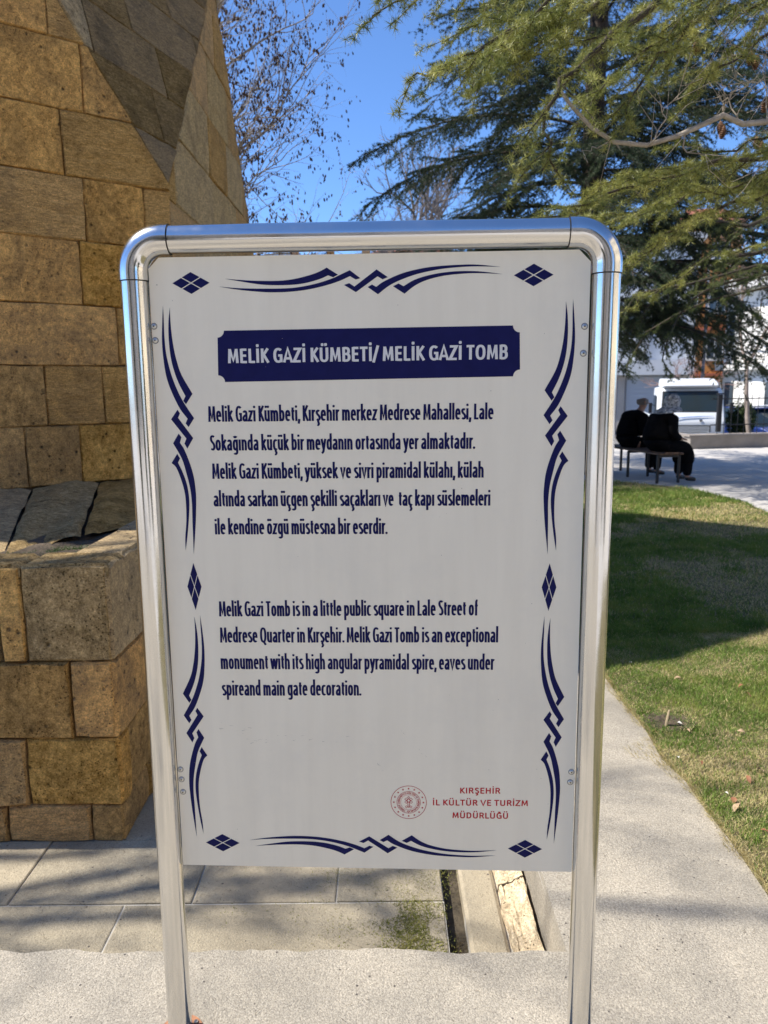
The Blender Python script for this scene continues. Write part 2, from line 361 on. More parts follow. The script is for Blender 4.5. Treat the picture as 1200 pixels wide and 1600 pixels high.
# gutter, the smooth strip and the broken pale curb along the path wall
g = MB(); g.box((.236, 8, FZ-.055), (.066, 12.1, .02)); g.build('gutter_bed', gutter_mat, moat)
yy = 1.94
while yy < 13.5:
    y2 = yy+rng.uniform(.9, 1.3); slab(.270, .402, yy, y2, FZ+.012, slab_mat2, 'gutter_kerb', .07, .004, .012, rng.uniform(-.004, .004)); yy = y2
def rubble_strip(y0, y1, x0, x1, z, mat):
    m = MB(); n = 14; ny = int((y1-y0)/.03); P = []; r2 = random.Random(int(y0*100))
    xl = 0
    prof = [0, .02, .028, .024, .03, .034, .03, .036, .045, .05, .052, .06, .058, .03]
    wob = [0]*n
    for j in range(ny+1):
        y = y0+(y1-y0)*j/ny; xl = .8*xl+r2.uniform(-.006, .006)
        for i in range(n):
            wob[i] = .75*wob[i]+r2.uniform(-.0035, .0035)
            P.append((x0+(x1-x0)*i/(n-1)+(xl if i in (0, 1, 2) else wob[i]*.5), y, z-(.04 if i in (0, n-1) else 0)+prof[i]+wob[i]))
    Fq = [(j*n+i, j*n+i+1, j*n+n+i+1, j*n+n+i) for j in range(ny) for i in range(n-1)]
    Fq += [tuple(range(n-1, -1, -1))]
    m.add(P, Fq); return m.build('broken_curbstone', mat, moat, smooth=True, auto=35)
curb_mat = stone_mat('broken_limestone', (.66, .56, .40), (.52, .42, .28), (.34, .23, .12), .5, .3)
yy = 1.945
while yy < 9:
    y2 = yy+rng.uniform(.55, .95); rubble_strip(yy, y2-.008, .404, .503, FZ+.005, curb_mat); yy = y2

# ================================================================== THE TOMB
tomb = empty('tomb', (0, 0, 0)); tag(tomb, 'old stone tomb of ochre and grey ashlar blocks on a square podium behind the sign', 'tomb')
D = Vector((.77, .638, 0)).normalized()
K = [Vector((-1.45, 5.573, 0))]                                  # corner between the diagonal face and the east face
K.append(K[0]-D*2.9)                                             # diagonal face, going left
K.append(K[1]+Vector((-3.6, 0, 0)))
cx, cy = (K[1].x+K[2].x)/2, (K[0].y+9.2)/2
K.append(Vector((2*cx-K[0].x, K[0].y, 0)))
K.append(Vector((2*cx-K[0].x, 9.2, 0)))
K.append(Vector((K[2].x, 2*cy-K[2].y, 0))); K.append(Vector((K[1].x, 2*cy-K[1].y, 0))); K.append(Vector((K[0].x, 9.2, 0)))
ZB, ZT, ZE = .90, 2.95, 5.1                                      # foot of wall, point of the corner triangles, eaves
Z = Vector((0, 0, 1)); nK = 8
mids = [(K[i]+K[(i+1) % nK])/2 for i in range(nK)]               # mids[i] between K[i], K[i+1]
core = MB(); ins = .035
def inset(p, d=ins):
    c = Vector((cx, cy, p.z)); return p+(c-p).normalized()*d
P = [inset(k+Z*-.2) for k in K]+[inset(k+Z*ZT) for k in K]+[inset(m+Z*ZE) for m in mids]
Fq = []
for i in range(8):
    j = (i+1) % 8; Fq.append((i, i+8, 16+i, j+8, j)); Fq.append((i+8, 16+(i-1) % 8, 16+i))
Fq.append(tuple(range(16, 24)))
core.add(P, Fq)
body = core.build('body_wall', mortar, tomb)

def clip(poly, half):
    """Sutherland-Hodgman against the planes (a,b,c): a*x+b*y<=c"""
    for a_, b_, c_ in half:
        out = []
        for i in range(len(poly)):
            p, q = poly[i], poly[(i+1) % len(poly)]; dp = a_*p[0]+b_*p[1]-c_; dq = a_*q[0]+b_*q[1]-c_
            if dp <= 0: out.append(p)
            if dp*dq < 0: t = dp/(dp-dq); out.append((p[0]+(q[0]-p[0])*t, p[1]+(q[1]-p[1])*t))
        poly = out
        if len(poly) < 3: return []
    return poly
def halfs(poly):
    H = []; A = sum(poly[i][0]*poly[(i+1) % len(poly)][1]-poly[(i+1) % len(poly)][0]*poly[i][1] for i in range(len(poly)))
    for i in range(len(poly)):
        p, q = poly[i], poly[(i+1) % len(poly)]; a_, b_ = q[1]-p[1], p[0]-q[0]
        if A < 0: a_, b_ = -a_, -b_
        H.append((a_, b_, a_*p[0]+b_*p[1]))
    return H
SR = random.Random(21)
def stone(parent, O, U, V, Nn, poly, mat, j=.0035, depth=.07, rough=.0045, proud=None):
    """one ashlar: outline in the face plane with slightly worn arrises, standing a little proud or shy"""
    if len(poly) < 3: return None
    c = (sum(p[0] for p in poly)/len(poly), sum(p[1] for p in poly)/len(poly))
    area = abs(sum(poly[i][0]*poly[(i+1) % len(poly)][1]-poly[(i+1) % len(poly)][0]*poly[i][1] for i in range(len(poly))))/2
    if area < .004: return None
    out = []
    for i in range(len(poly)):
        p, q = poly[i], poly[(i+1) % len(poly)]; L = math.hypot(q[0]-p[0], q[1]-p[1])
        if L < .02: continue
        n = 1 if L < .12 else (3 if L < .35 else 5)
        for k in range(n):
            t = k/n; out.append((p[0]+(q[0]-p[0])*t, p[1]+(q[1]-p[1])*t, k == 0))
    n = len(out)
    if n < 3: return None
    pr = SR.uniform(-.006, .009) if proud is None else proud
    rings = []
    for dep, sc_, rj in ((-depth, j/2, 0), (-.012+pr, j/2, rough), (pr, j/2+.006, rough)):
        R_ = []
        for x, y, corner in out:
            dx, dy = c[0]-x, c[1]-y; L = math.hypot(dx, dy) or 1
            k = sc_*(1.5 if corner else 1.0)
            # pull towards the centre along each axis to keep the joints parallel
            x2 = x+math.copysign(min(abs(dx), k), dx)+SR.uniform(-rj, rj); y2 = y+math.copysign(min(abs(dy), k), dy)+SR.uniform(-rj, rj)
            R_.append(O+U*x2+V*y2+Nn*(dep+SR.uniform(-rj, rj)*.5))
        rings.append(R_)
    m = MB(); P = rings[0]+rings[1]+rings[2]+[O+U*c[0]+V*c[1]+Nn*(pr+SR.uniform(0, .008))]
    Fq = []
    for L in range(2):
        for i in range(n): Fq.append((L*n+i, L*n+(i+1) % n, L*n+n+(i+1) % n, L*n+n+i))
    for i in range(n): Fq.append((2*n+i, 2*n+(i+1) % n, 3*n))
    m.add(P, Fq); return m.build('stone', mat, parent, smooth=True, auto=28)
def lay(parent, O, U, V, Nn, region, rows, fixed, lo, hi, pick, maxs=None, **kw):
    H = halfs(region); xs_ = [p[0] for p in region]; x0, x1 = min(xs_), max(xs_)
    for r_, (z0, z1) in enumerate(zip(rows[:-1], rows[1:])):
        js = sorted(set(fixed.get(r_, []))); js = [x for x in js if x0+.02 < x < x1-.02]
        allx = [x0]+js
        last = allx[-1] if js else x0+SR.uniform(0, .3)-.1
        if not js and last > x0+.05: allx.append(last)
        while allx[-1] < x1-hi*.9: allx.append(allx[-1]+SR.uniform(lo, hi))
        if x1-allx[-1] < .12 and len(allx) > 1: allx[-1] = x1
        else: allx.append(x1)
        for c_, (a_, b_) in enumerate(zip(allx[:-1], allx[1:])):
            w = SR.uniform(-.006, .006)
            poly = clip([(a_, z0), (b_, z0), (b_, z1), (a_, z1)], H)
            stone(parent, O, U, V, Nn, poly, pick(r_, c_, a_), **kw)
def wpick(*names):
    L = [n for n, w in names for _ in range(w)]
    return lambda r, c, x: MS[SR.choice(L)]
rowsA = [.955, 1.345, 1.73, 2.115, 2.52, 2.91, 3.30, 3.71, 4.10, 4.50, 4.82, 5.1]
fixA = {0: [.73, 1.07, 1.6], 1: [.55, .92, 1.5], 2: [.43, 1.55], 3: [.26, .64, 1.4], 4: [.19, .59, 1.3], 5: [.70, 1.45], 6: [.55, 1.3], 7: [.74, 1.5]}
LA = 2.9; apx = LA/2
regA = [(0, .93), (LA, .93), (LA, ZT), (apx, ZE), (0, ZT)]
colA = {0: ['gold', 'brown', 'brown'], 1: ['tan', 'tan', 'brown'], 2: ['ochre', 'ochre'], 3: ['brown', 'ochre', 'ochre'], 4: ['tan', 'ochre', 'tan'], 5: ['tan', 'ochre'], 6: ['ochre', 'ochre'], 7: ['tan', 'ochre']}
dflt = wpick(('ochre', 5), ('gold', 2), ('tan', 4), ('brown', 3), ('grey', 1))
def pickA(r, c, x):
    L = colA.get(r, []); return MS[L[c]] if c < len(L) else dflt(r, c, x)
nA = Vector((D.y, -D.x, 0))
lay(body, K[0], -D, Z, nA, regA, rowsA, fixA, .4, .7, pickA)
# east face, going away
LC = 9.2-5.573; regC = [(0, .93), (LC, .93), (LC, ZT), (LC/2, ZE), (0, ZT)]
def pickC(r, c, x):
    if x > LC-.75 and r > 3: return MS['brown']
    return MS[SR.choice(['pale', 'pale', 'tan', 'tan', 'pale', 'tan', 'brown'])]
lay(body, K[0], Vector((0, 1, 0)), Z, Vector((1, 0, 0)), regC, [.955, 1.32, 1.70, 2.08, 2.46, 2.86, 3.34, 3.82, 4.32, 4.76, 5.1], {}, .7, 1.3, pickC)
# front face (left of the picture, seen only from a step aside)
lay(body, K[1], Vector((-1, 0, 0)), Z, Vector((0, -1, 0)), [(0, .93), (3.6, .93), (3.6, ZT), (1.8, ZE), (0, ZT)], rowsA, {}, .5, .9, dflt)
# the corner triangles point down between the faces
def triangle(kpt, ma, mb, pick, lo=.5, hi=.9):
    A_ = kpt+Z*ZT; B_ = ma+Z*ZE; C_ = mb+Z*ZE
    U = (C_-B_).normalized(); U.z = 0; U.normalize(); mid_ = (B_+C_)/2; V = (mid_-A_).normalized(); Nn = U.cross(V).normalized()
    c = Vector((cx, cy, 3))
    if Nn.dot(A_-c) < 0: Nn = -Nn
    U = (U-V*U.dot(V)).normalized()
    reg = [(0, 0), ((C_-A_).dot(U), (C_-A_).dot(V)), ((B_-A_).dot(U), (B_-A_).dot(V))]
    Hh = (mid_-A_).length; rows = [0, .34]
    while rows[-1] < Hh-.3: rows.append(rows[-1]+.40)
    rows[-1] = Hh
    lay(body, A_, U, V, Nn, reg, rows, {}, lo, hi, pick, proud=.002)
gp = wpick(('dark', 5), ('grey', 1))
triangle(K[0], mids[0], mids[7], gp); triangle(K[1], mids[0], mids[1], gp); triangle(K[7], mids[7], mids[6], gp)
# eaves course and the pyramid
def ring_poly(z, k):
    c = Vector((cx, cy, 0)); return [c+(m-c)*k+Z*z for m in mids]
def loft(rings):
    n = len(rings[0]); m = MB(); m.add([p for r in rings for p in r], [(L*n+i, L*n+(i+1) % n, L*n+n+(i+1) % n, L*n+n+i) for L in range(len(rings)-1) for i in range(n)]+[tuple(range(n-1, -1, -1)), tuple(range((len(rings)-1)*n, len(rings)*n))]); return m
roof_mat = MS['tan']
loft([ring_poly(ZE, .985), ring_poly(ZE+.02, 1.03), ring_poly(ZE+.22, 1.06), ring_poly(ZE+.26, 1.04)]).build('eaves_course', MS['grey'], tomb)
TOPZ = 14.7
loft([ring_poly(ZE+.26, 1.045), ring_poly(TOPZ, .012)]).build('roof', roof_mat, tomb)

# podium: rim of ashlars round a filled top
PX1, PY0, PZ = -1.075, 2.89, .915
PX0, PY1 = 2*cx-PX1, 2*cy-PY0
pc = MB(); q = .03
pc.box(((PX0+PX1)/2, (PY0+PY1)/2, .275), (PX1-PX0-2*q, PY1-PY0-2*q, 1.10))
pod = pc.build('podium', mortar, tomb)
rowsP = [-.25, -.088, .202, .525, PZ]
podpick = {0: ['brown', 'tan', 'brown'], 1: ['gold', 'brown'], 2: ['ochre', 'brown'], 3: ['grey', 'gold', 'grey']}
def pp(r, c, x):
    L = podpick[r]; return MS[L[c]] if c < len(L) else dflt(r, c, x)
xo = PX1
fixP = {0: [PX1+.0+1.212-1.075-.0], }
fixP = {0: [1.212-1.075, 1.551-1.075], 1: [1.452-1.075, 2.05-1.075], 2: [1.25-1.075, 1.85-1.075], 3: [1.412-1.075, 1.507-1.075]}
lay(pod, Vector((PX1, PY0, 0)), Vector((-1, 0, 0)), Z, Vector((0, -1, 0)), [(0, -.26), (3.6, -.26), (3.6, PZ), (0, PZ)], rowsP, fixP, .4, .75, pp, depth=.12, j=.006)
# right side of the podium
lay(pod, Vector((PX1, PY0, 0)), Vector((0, 1, 0)), Z, Vector((1, 0, 0)), [(0, -.26), (6.0, -.26), (6.0, PZ), (0, PZ)], rowsP, {0: [.35], 1: [.12, .6], 2: [.62], 3: [.42]}, .45, .8,
    lambda r, c, x: MS[['brown', 'ochre', 'ochre', 'grey'][r]] if c == 0 else dflt(r, c, x), depth=.12, j=.006)
# coping strip on top of the rim, soil and moss inside, the sloping grey plinth stones up to the wall
def block(poly_xyz, mat, h=.12, name='stone', par=pod):
    n = len(poly_xyz); m = MB(); c = sum((Vector(p) for p in poly_xyz), Vector())/n
    top = [Vector(p)+(c-Vector(p)).normalized()*.022 for p in poly_xyz]; mid_ = [Vector(p)-Z*.016 for p in poly_xyz]; bot = [Vector(p)-Z*h for p in poly_xyz]
    m.add(bot+mid_+top, [(L*n+i, L*n+(i+1) % n, L*n+n+(i+1) % n, L*n+n+i) for L in range(2) for i in range(n)]+[tuple(range(2*n, 3*n))])
    return m.build(name, mat, par, smooth=True, auto=40)
w_ = .19
xx = PX1+.004
first = True
while xx > PX0+.5:
    L = .34 if first else SR.uniform(.4, .8)
    block([(xx-L+.006, PY0+.003, PZ+.006), (xx, PY0+.003, PZ+.006), (xx, PY0+w_, PZ+.010), (xx-L+.006, PY0+w_+SR.uniform(-.03, .03), PZ+.008)], MS['grey'], .05); xx -= L; first = False
y_ = PY0+w_+.004
while y_ < 9.5:
    L = SR.uniform(.45, .8)
    block([(PX1-w_+SR.uniform(-.02, .02), y_, PZ+.008), (PX1-.002, y_, PZ+.006), (PX1-.002, y_+L-.006, PZ+.006), (PX1-w_, y_+L-.006, PZ+.009)], MS['grey'], .05); y_ += L
# soil bed with a bumpy surface
nx, ny = 60, 40; x0_, x1_, y0_, y1_ = -5.0, PX1-w_+.02, PY0+w_-.02, 6.5; P = []
for j in range(ny+1):
    for i in range(nx+1):
        x = x0_+(x1_-x0_)*i/nx; y = y0_+(y1_-y0_)*j/ny; P.append((x, y, PZ-.035+SR.uniform(-.010, .012)+.012*math.sin(9*x+3*y)))
mm = MB(); mm.add(P, [(j*(nx+1)+i, j*(nx+1)+i+1, (j+1)*(nx+1)+i+1, (j+1)*(nx+1)+i) for j in range(ny) for i in range(nx)])
tag(mm.build('soil_bed', soil_mat, pod, smooth=True))
# sloping plinth: from the wall foot down to the soil
def apron(s0, s1, far0, far1, mat):
    a0, a1 = K[0]-D*s0+Z*.965, K[0]-D*s1+Z*.965; n = 12; P_ = []; ar = random.Random(int(s0*97)+3)
    for j in range(n+1):
        for i in range(n+1):
            u_, v_ = i/n, j/n; p = (far0*(1-u_)+far1*u_)*(1-v_)+(a0*(1-u_)+a1*u_)*v_; ed = min(u_, v_, 1-u_)
            P_.append(p+Vector((ar.uniform(-.005, .005), ar.uniform(-.005, .005), ar.uniform(-.005, .005)+.012*math.sin(7*u_+5*v_)-(.012 if ed == 0 else 0))))
    m = MB(); m.add(P_, [(j*(n+1)+i, j*(n+1)+n+1+i, j*(n+1)+n+2+i, j*(n+1)+i+1) for j in range(n) for i in range(n)]); o_ = m.build('stone', mat, pod, smooth=True, auto=50)
    if o_.data.polygons[30].normal.z < 0: o_.data.flip_normals()
    return o_
apron(0.0, .62, Vector((-1.22, 4.15, .905)), Vector((-1.44, 3.62, .90)), MS['brown'])
apron(.63, 1.05, Vector((-1.45, 3.60, .90)), Vector((-1.62, 3.22, .895)), MS['grey'])
apron(1.06, 1.9, Vector((-1.63, 3.20, .895)), Vector((-2.4, 3.15, .895)), MS['grey'])
apron(1.91, 2.9, Vector((-2.42, 3.15, .895)), Vector((-3.4, 3.13, .895)), MS['brown'])
block([(-1.22, 4.17, .905), (-1.2, 5.6, .905), (-1.45, 5.6, .965), (-1.44, 5.56, .965)], MS['dark'], .15)
block([(-1.2, 5.62, .905), (-1.2, 9.2, .905), (-1.45, 9.2, .965), (-1.45, 5.62, .965)], MS['grey'], .15)
# ================================================================== THE SIGN
SX, SY, YAW, HS = -.02985, 1.6567, -.045365, .5045
sign = empty('information_sign', (SX, SY, .039), YAW); sign.scale = (.9756, .9756, .9756)
tag(sign, 'white information board with navy lettering in a frame of shiny steel pipe', 'sign')
PR = .0295; BARZ = 1.906
for s_ in (-1, 1):
    m = MB(); m.tube([(s_*HS, 0, -.038), (s_*HS, 0, .4), (s_*HS, 0, .9), (s_*HS, 0, 1.3), (s_*HS, 0, 1.826)], PR, 40, False); post = m.build('post', steel, sign, smooth=True)
    # elbow: a fatter bend with a collar at each end
    pts = [(s_*HS, 0, 1.822), (s_*HS, 0, 1.838)]; rc = .066; rr = [PR+.0022, PR+.0022]
    for k in range(13):
        an = math.pi/2*k/12; pts.append((s_*(HS-rc+rc*math.cos(an)), 0, BARZ-rc+rc*math.sin(an))); rr.append(PR+.0022)
    pts.append((s_*(HS-rc-.016), 0, BARZ)); rr.append(PR+.0022)
    m = MB(); m.tube(pts, rr, 40, False); el = m.build('elbow', steel, sign, smooth=True)
    m = MB(); m.tube([(s_*HS, 0, 1.8195), (s_*HS, 0, 1.8218)], PR+.0008, 40, False); m.tube([(s_*(HS-rc-.0182), 0, BARZ), (s_*(HS-rc-.0160), 0, BARZ)], PR+.0009, 40, False)
    m.build('seam', seam_mat, el)
    m = MB(); m.lathe([(.056, 0), (.057, .002), (.056, .0035), (.034, .004), (.032, .006), (PR+.001, .007)], (s_*HS, 0, -.0395), 40)
    fl = m.build('base_flange', rust_mat if s_ < 0 else zinc, sign, smooth=True, auto=40)
    for k in range(4):
        an = math.pi/4+k*math.pi/2; m = MB(); m.lathe([(.006, 0), (.006, .004), (.004, .006)], (s_*HS+.044*math.cos(an), .044*math.sin(an), -.0365), 6); m.build('bolt', zinc, fl)
m = MB(); m.tube([(-(HS-.082), 0, BARZ), (-.2, 0, BARZ), (.2, 0, BARZ), (HS-.082, 0, BARZ)], PR, 40, False); m.build('top_rail', steel, sign, smooth=True)
# panel with its clipped upper corners
pt = .003
pp_ = [(-.4712, .4375), (.4733, .4377), (.4700, 1.846), (.4455, 1.8706), (-.448, 1.8692), (-.4714, 1.846)]
F_ = Matrix(((1, 0, 0, 0), (0, 0, -1, 0), (0, 1, 0, 0), (0, 0, 0, 1)))       # x,y,z -> x,-z,y : drawing plane to upright
def up(poly, z0, z1, m=None): 
    m = m or MB(); return m.prism(poly, z0, z1, F_)
panel = up(pp_, -pt, pt).build('panel', panel_mat, sign)
back = MB(); back.box((0, .008, .50), (.93, .012, .025)); back.box((0, .008, 1.80), (.93, .012, .025)); back.build('back_rail', zinc, sign)
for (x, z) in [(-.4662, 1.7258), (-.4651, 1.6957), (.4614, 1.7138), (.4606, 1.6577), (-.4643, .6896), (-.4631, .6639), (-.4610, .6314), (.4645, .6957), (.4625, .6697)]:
    m = MB(); m.lathe([(.0074, -.0002), (.0073, .0006), (.0058, .0007)], (0, 0, 0), 18, Matrix.Translation((x, -pt, z)) @ Matrix.Rotation(rad(90), 4, 'X')); m.build('washer', plain('washer_grey', (.30, .30, .29), .5, .6), panel, smooth=True, auto=50)  # the washer's dark grey carries the shadow ring round the screw
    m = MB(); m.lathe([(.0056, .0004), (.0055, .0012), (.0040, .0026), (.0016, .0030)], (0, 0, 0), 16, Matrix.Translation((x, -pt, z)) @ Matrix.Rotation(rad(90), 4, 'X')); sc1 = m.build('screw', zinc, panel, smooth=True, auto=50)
    m = MB(); m.lathe([(.0019, .0024), (.0018, .0034), (.0004, .0034)], (0, 0, 0), 6, Matrix.Translation((x, -pt, z)) @ Matrix.Rotation(rad(90), 4, 'X')); m.build('socket', seam_mat, panel)  # dark disc standing in for the shade inside the screw recess
PRINT = pt+.0004
def flat(polys, name, mat, z=PRINT):
    """printed shapes: polygons in mm on the board face -> one thin mesh"""
    V = []; Fc = []
    for poly in polys:
        pts = [Vector((x/1000, y/1000, 0)) for x, y in poly]
        for t in tessellate_polygon([pts]): 
            q_ = [pts[i] for i in t]
            if (q_[1]-q_[0]).cross(q_[2]-q_[0]).z < 0: t = t[::-1]
            Fc.append(tuple(len(V)+i for i in t))
        V += [(p.x, -z, p.y) for p in pts]
    m = MB(); m.add(V, Fc); return m.build(name, mat, panel)
SIDE = [[[-429.1, 1765.5], [-429.3, 1734.4], [-427.8, 1703.1], [-424.8, 1675.5], [-419.4, 1647.8], [-410.7, 1619.9], [-389.0, 1579.7], [-404.6, 1557.3], [-410.4, 1564.6], [-404.9, 1575.0], [-417.1, 1600.0], [-426.7, 1628.0], [-433.1, 1659.8], [-435.3, 1699.3], [-433.7, 1734.5]], [[-443.9, 1769.6], [-443.8, 1742.4], [-444.5, 1703.3], [-442.8, 1667.9], [-437.3, 1636.1], [-429.8, 1608.1], [-417.2, 1575.9], [-404.1, 1551.6], [-388.1, 1526.4], [-401.5, 1507.0], [-407.7, 1515.2], [-402.6, 1525.3], [-418.8, 1547.7], [-433.5, 1580.1], [-444.0, 1612.2], [-448.9, 1648.1], [-450.5, 1691.6], [-447.5, 1734.7]], [[-424.3, 1545.3], [-419.3, 1537.2], [-424.0, 1527.5], [-392.4, 1482.4], [-406.9, 1459.1], [-412.6, 1470.2], [-407.8, 1481.7], [-439.9, 1524.3]], [[-424.7, 1492.8], [-418.9, 1484.6], [-422.9, 1472.4], [-413.4, 1455.9], [-402.5, 1424.8], [-395.6, 1395.8], [-392.5, 1358.1], [-393.8, 1324.5], [-397.3, 1282.2], [-404.8, 1217.1], [-404.3, 1252.3], [-403.8, 1294.9], [-402.9, 1337.2], [-405.3, 1370.8], [-411.9, 1404.1], [-420.6, 1437.3], [-438.3, 1471.2]], [[-430.5, 1447.7], [-424.4, 1437.4], [-429.5, 1427.9], [-419.5, 1404.2], [-411.4, 1375.0], [-408.5, 1341.4], [-411.4, 1303.4], [-417.0, 1260.9], [-423.1, 1226.6], [-422.3, 1256.6], [-417.7, 1294.9], [-416.6, 1333.0], [-418.4, 1362.4], [-425.2, 1391.7], [-434.3, 1416.7], [-444.2, 1427.1]]]
TOPO = [[[-306.9, 1823.2], [-277.5, 1820.5], [-239.5, 1817.9], [-191.1, 1817.1], [-156.5, 1820.3], [-121.8, 1828.0], [-101.0, 1835.2], [-86.1, 1842.6], [-62.4, 1827.7], [-72.8, 1822.6], [-83.4, 1826.7], [-101.4, 1819.4], [-129.1, 1812.2], [-156.8, 1808.7], [-191.4, 1807.9], [-225.9, 1809.7], [-260.4, 1814.9]], [[-320.6, 1807.2], [-278.3, 1803.2], [-226.3, 1801.4], [-174.3, 1801.3], [-139.7, 1804.4], [-105.0, 1811.2], [-73.9, 1820.6], [-53.1, 1829.5], [-36.9, 1836.5], [-14.6, 1819.7], [-24.6, 1817.2], [-36.8, 1824.3], [-60.3, 1814.5], [-87.9, 1806.3], [-122.6, 1798.9], [-157.2, 1794.7], [-191.9, 1793.3], [-226.5, 1794.4], [-278.4, 1799.9]], [[-49.9, 1806.4], [-38.7, 1809.9], [-27.6, 1802.8], [20.1, 1837.2], [43.7, 1821.1], [32.7, 1816.6], [22.0, 1823.1], [-24.6, 1791.2]], [[0.8, 1801.3], [10.0, 1806.4], [19.0, 1801.4], [35.5, 1812.4], [72.0, 1827.6], [108.3, 1836.4], [144.5, 1841.4], [198.5, 1844.0], [234.5, 1843.5], [283.0, 1838.2], [234.5, 1840.0], [198.6, 1839.2], [155.3, 1835.7], [108.3, 1827.0], [72.0, 1815.3], [46.4, 1803.4], [22.5, 1786.1]], [[54.8, 1802.2], [66.5, 1807.7], [77.3, 1801.9], [101.0, 1814.9], [133.6, 1824.2], [169.8, 1829.5], [205.8, 1831.0], [241.8, 1829.4], [286.8, 1823.5], [241.9, 1826.0], [205.9, 1825.8], [162.6, 1822.0], [126.4, 1813.8], [101.0, 1802.6], [79.1, 1786.4]]]
DIA= [([-380.1, 1815.4], 42.6, 23.9), ([351.7, 1820.6], 43.6, 24.1), ([-370.5, 498.7], 43.4, 24.0), ([360.6, 496.2], 42.7, 24.3), ([-407.0, 1141.8], 17.2, 58.5), ([401.1, 1141.9], 17.2, 58.1)]
PLATE= [[-327.6, 1714.5], [324.7, 1717.5], [326.8, 1610.5], [-329.9, 1604.7]]
LINES=[
  ('MELİK GAZİ KÜMBETİ/ MELİK GAZİ TOMB',[-306.8, 1645.2],[300.1, 1647.4],30.2),
  ('Melik Gazi Kümbeti, Kırşehir merkez Medrese Mahallesi, Lale',[-356.4, 1518.1],[271.4, 1518.9],34.2),
  ('Sokağında küçük bir meydanın ortasında yer almaktadır.',[-355.6, 1454.2],[229.8, 1454.9],34.2),
  ('Melik Gazi Kümbeti, yüksek ve sivri piramidal külahı, külah',[-353.5, 1390.9],[251.5, 1391.1],34.6),
  ('altında sarkan üçgen şekilli saçakları ve  taç kapı süslemeleri',[-353.4, 1328.3],[267.0, 1328.6],35.0),
  ('ile kendine özgü müstesna bir eserdir.',[-353.3, 1264.0],[35.9, 1264.5],35.5),
  ('Melik Gazi Tomb is in a little public square in Lale Street of',[-352.9, 1070.9],[244.4, 1075.4],36.0),
  ('Medrese Quarter in Kırşehir. Melik Gazi Tomb is an exceptional',[-353.4, 1007.8],[288.9, 1011.7],36.4),
  ('monument with its high angular pyramidal spire, eaves under',[-354.6, 943.1],[283.7, 945.7],36.9),
  ('spireand main gate decoration.',[-355.0, 877.5],[-32.0, 880.3],37.4),
  ('KIRŞEHİR',[204.9, 637.3],[300.0, 637.9],15.3),
  ('İL KÜLTÜR VE TURİZM',[140.7, 605.8],[365.0, 607.2],15.4),
  ('MÜDÜRLÜĞÜ',[187.1, 573.4],[318.6, 573.9],15.4),
]
def smooth_poly(poly, corner=38):
    """round the traced curves but keep the sharp corners"""
    n = len(poly); out = []
    P_ = [Vector(p) for p in poly]
    def sharp(i):
        a_ = (P_[i]-P_[i-1]); b_ = (P_[(i+1) % n]-P_[i]); return a_.angle(b_) > rad(corner)
    for i in range(n):
        p0, p1, p2, p3 = P_[i-1], P_[i], P_[(i+1) % n], P_[(i+2) % n]
        out.append(tuple(p1))
        if (p2-p1).length < 14: continue
        if sharp(i): p0 = p1*2-p2
        if sharp((i+1) % n): p3 = p2*2-p1
        for t in (.25, .5, .75):
            q_ = .5*((2*p1)+(p2-p0)*t+(2*p0-5*p1+4*p2-p3)*t*t+(3*p1-p0-3*p2+p3)*t**3); out.append((q_.x, q_.y))
    return out
SIDE = [smooth_poly(q_) for q_ in SIDE]; TOPO = [smooth_poly(q_) for q_ in TOPO]
def bbox(ps):
    xs = [p[0] for q_ in ps for p in q_]; ys = [p[1] for q_ in ps for p in q_]; return min(xs), max(xs), min(ys), max(ys)
def place(shapes, bb, fx=False, fy=False):
    x0, x1, y0, y1 = bbox(shapes); out = []
    for q_ in shapes:
        r_ = []
        for x, y in q_:
            a_ = (x-x0)/(x1-x0); b_ = (y-y0)/(y1-y0); a_ = 1-a_ if fx else a_; b_ = 1-b_ if fy else b_
            r_.append((bb[0]+a_*(bb[1]-bb[0]), bb[2]+b_*(bb[3]-bb[2])))
        out.append(r_)
    return out
bs = bbox(SIDE)
flat(SIDE, 'border_ornament', navy); flat(place(SIDE, (379.3, 442, 1216.5, 1771), True), 'border_ornament', navy)
flat(place(SIDE, (-449, -391.5, 512.3, 1075), True), 'border_ornament', navy); flat(place(SIDE, (386.6, 443.5, 511, 1075)), 'border_ornament', navy)
flat(TOPO, 'border_ornament', navy); flat(place(TOPO, (-305, 295, 471.5, 527), False, True), 'border_ornament', navy)
for (c, hw, hh) in DIA:
    ps = []; gp_ = .055
    for sx_, sy_ in ((0, 1), (0, -1), (1, 0), (-1, 0)):
        cx_, cy_ = c[0]+sx_*hw/2, c[1]+sy_*hh/2; k = .5-gp_*.9; ps.append([(cx_-hw*k, cy_), (cx_, cy_-hh*k), (cx_+hw*k, cy_), (cx_, cy_+hh*k)])
    flat(ps, 'diamond', navy)
# title plate with the scooped corners
def scoop():
    q_ = PLATE; n = 4; out = []; cs = [q_[3], q_[2], q_[1], q_[0]]        # BL BR TR TL, counter-clockwise
    an0 = [90, 180, 270, 0]; r_ = 14.5
    for (x, y), a0 in zip(cs, an0):
        for k in range(9):
            an = rad(a0-90*k/8); out.append((x+r_*math.cos(an), y+r_*math.sin(an)))
    return out
flat([scoop()], 'title_plate', navy)
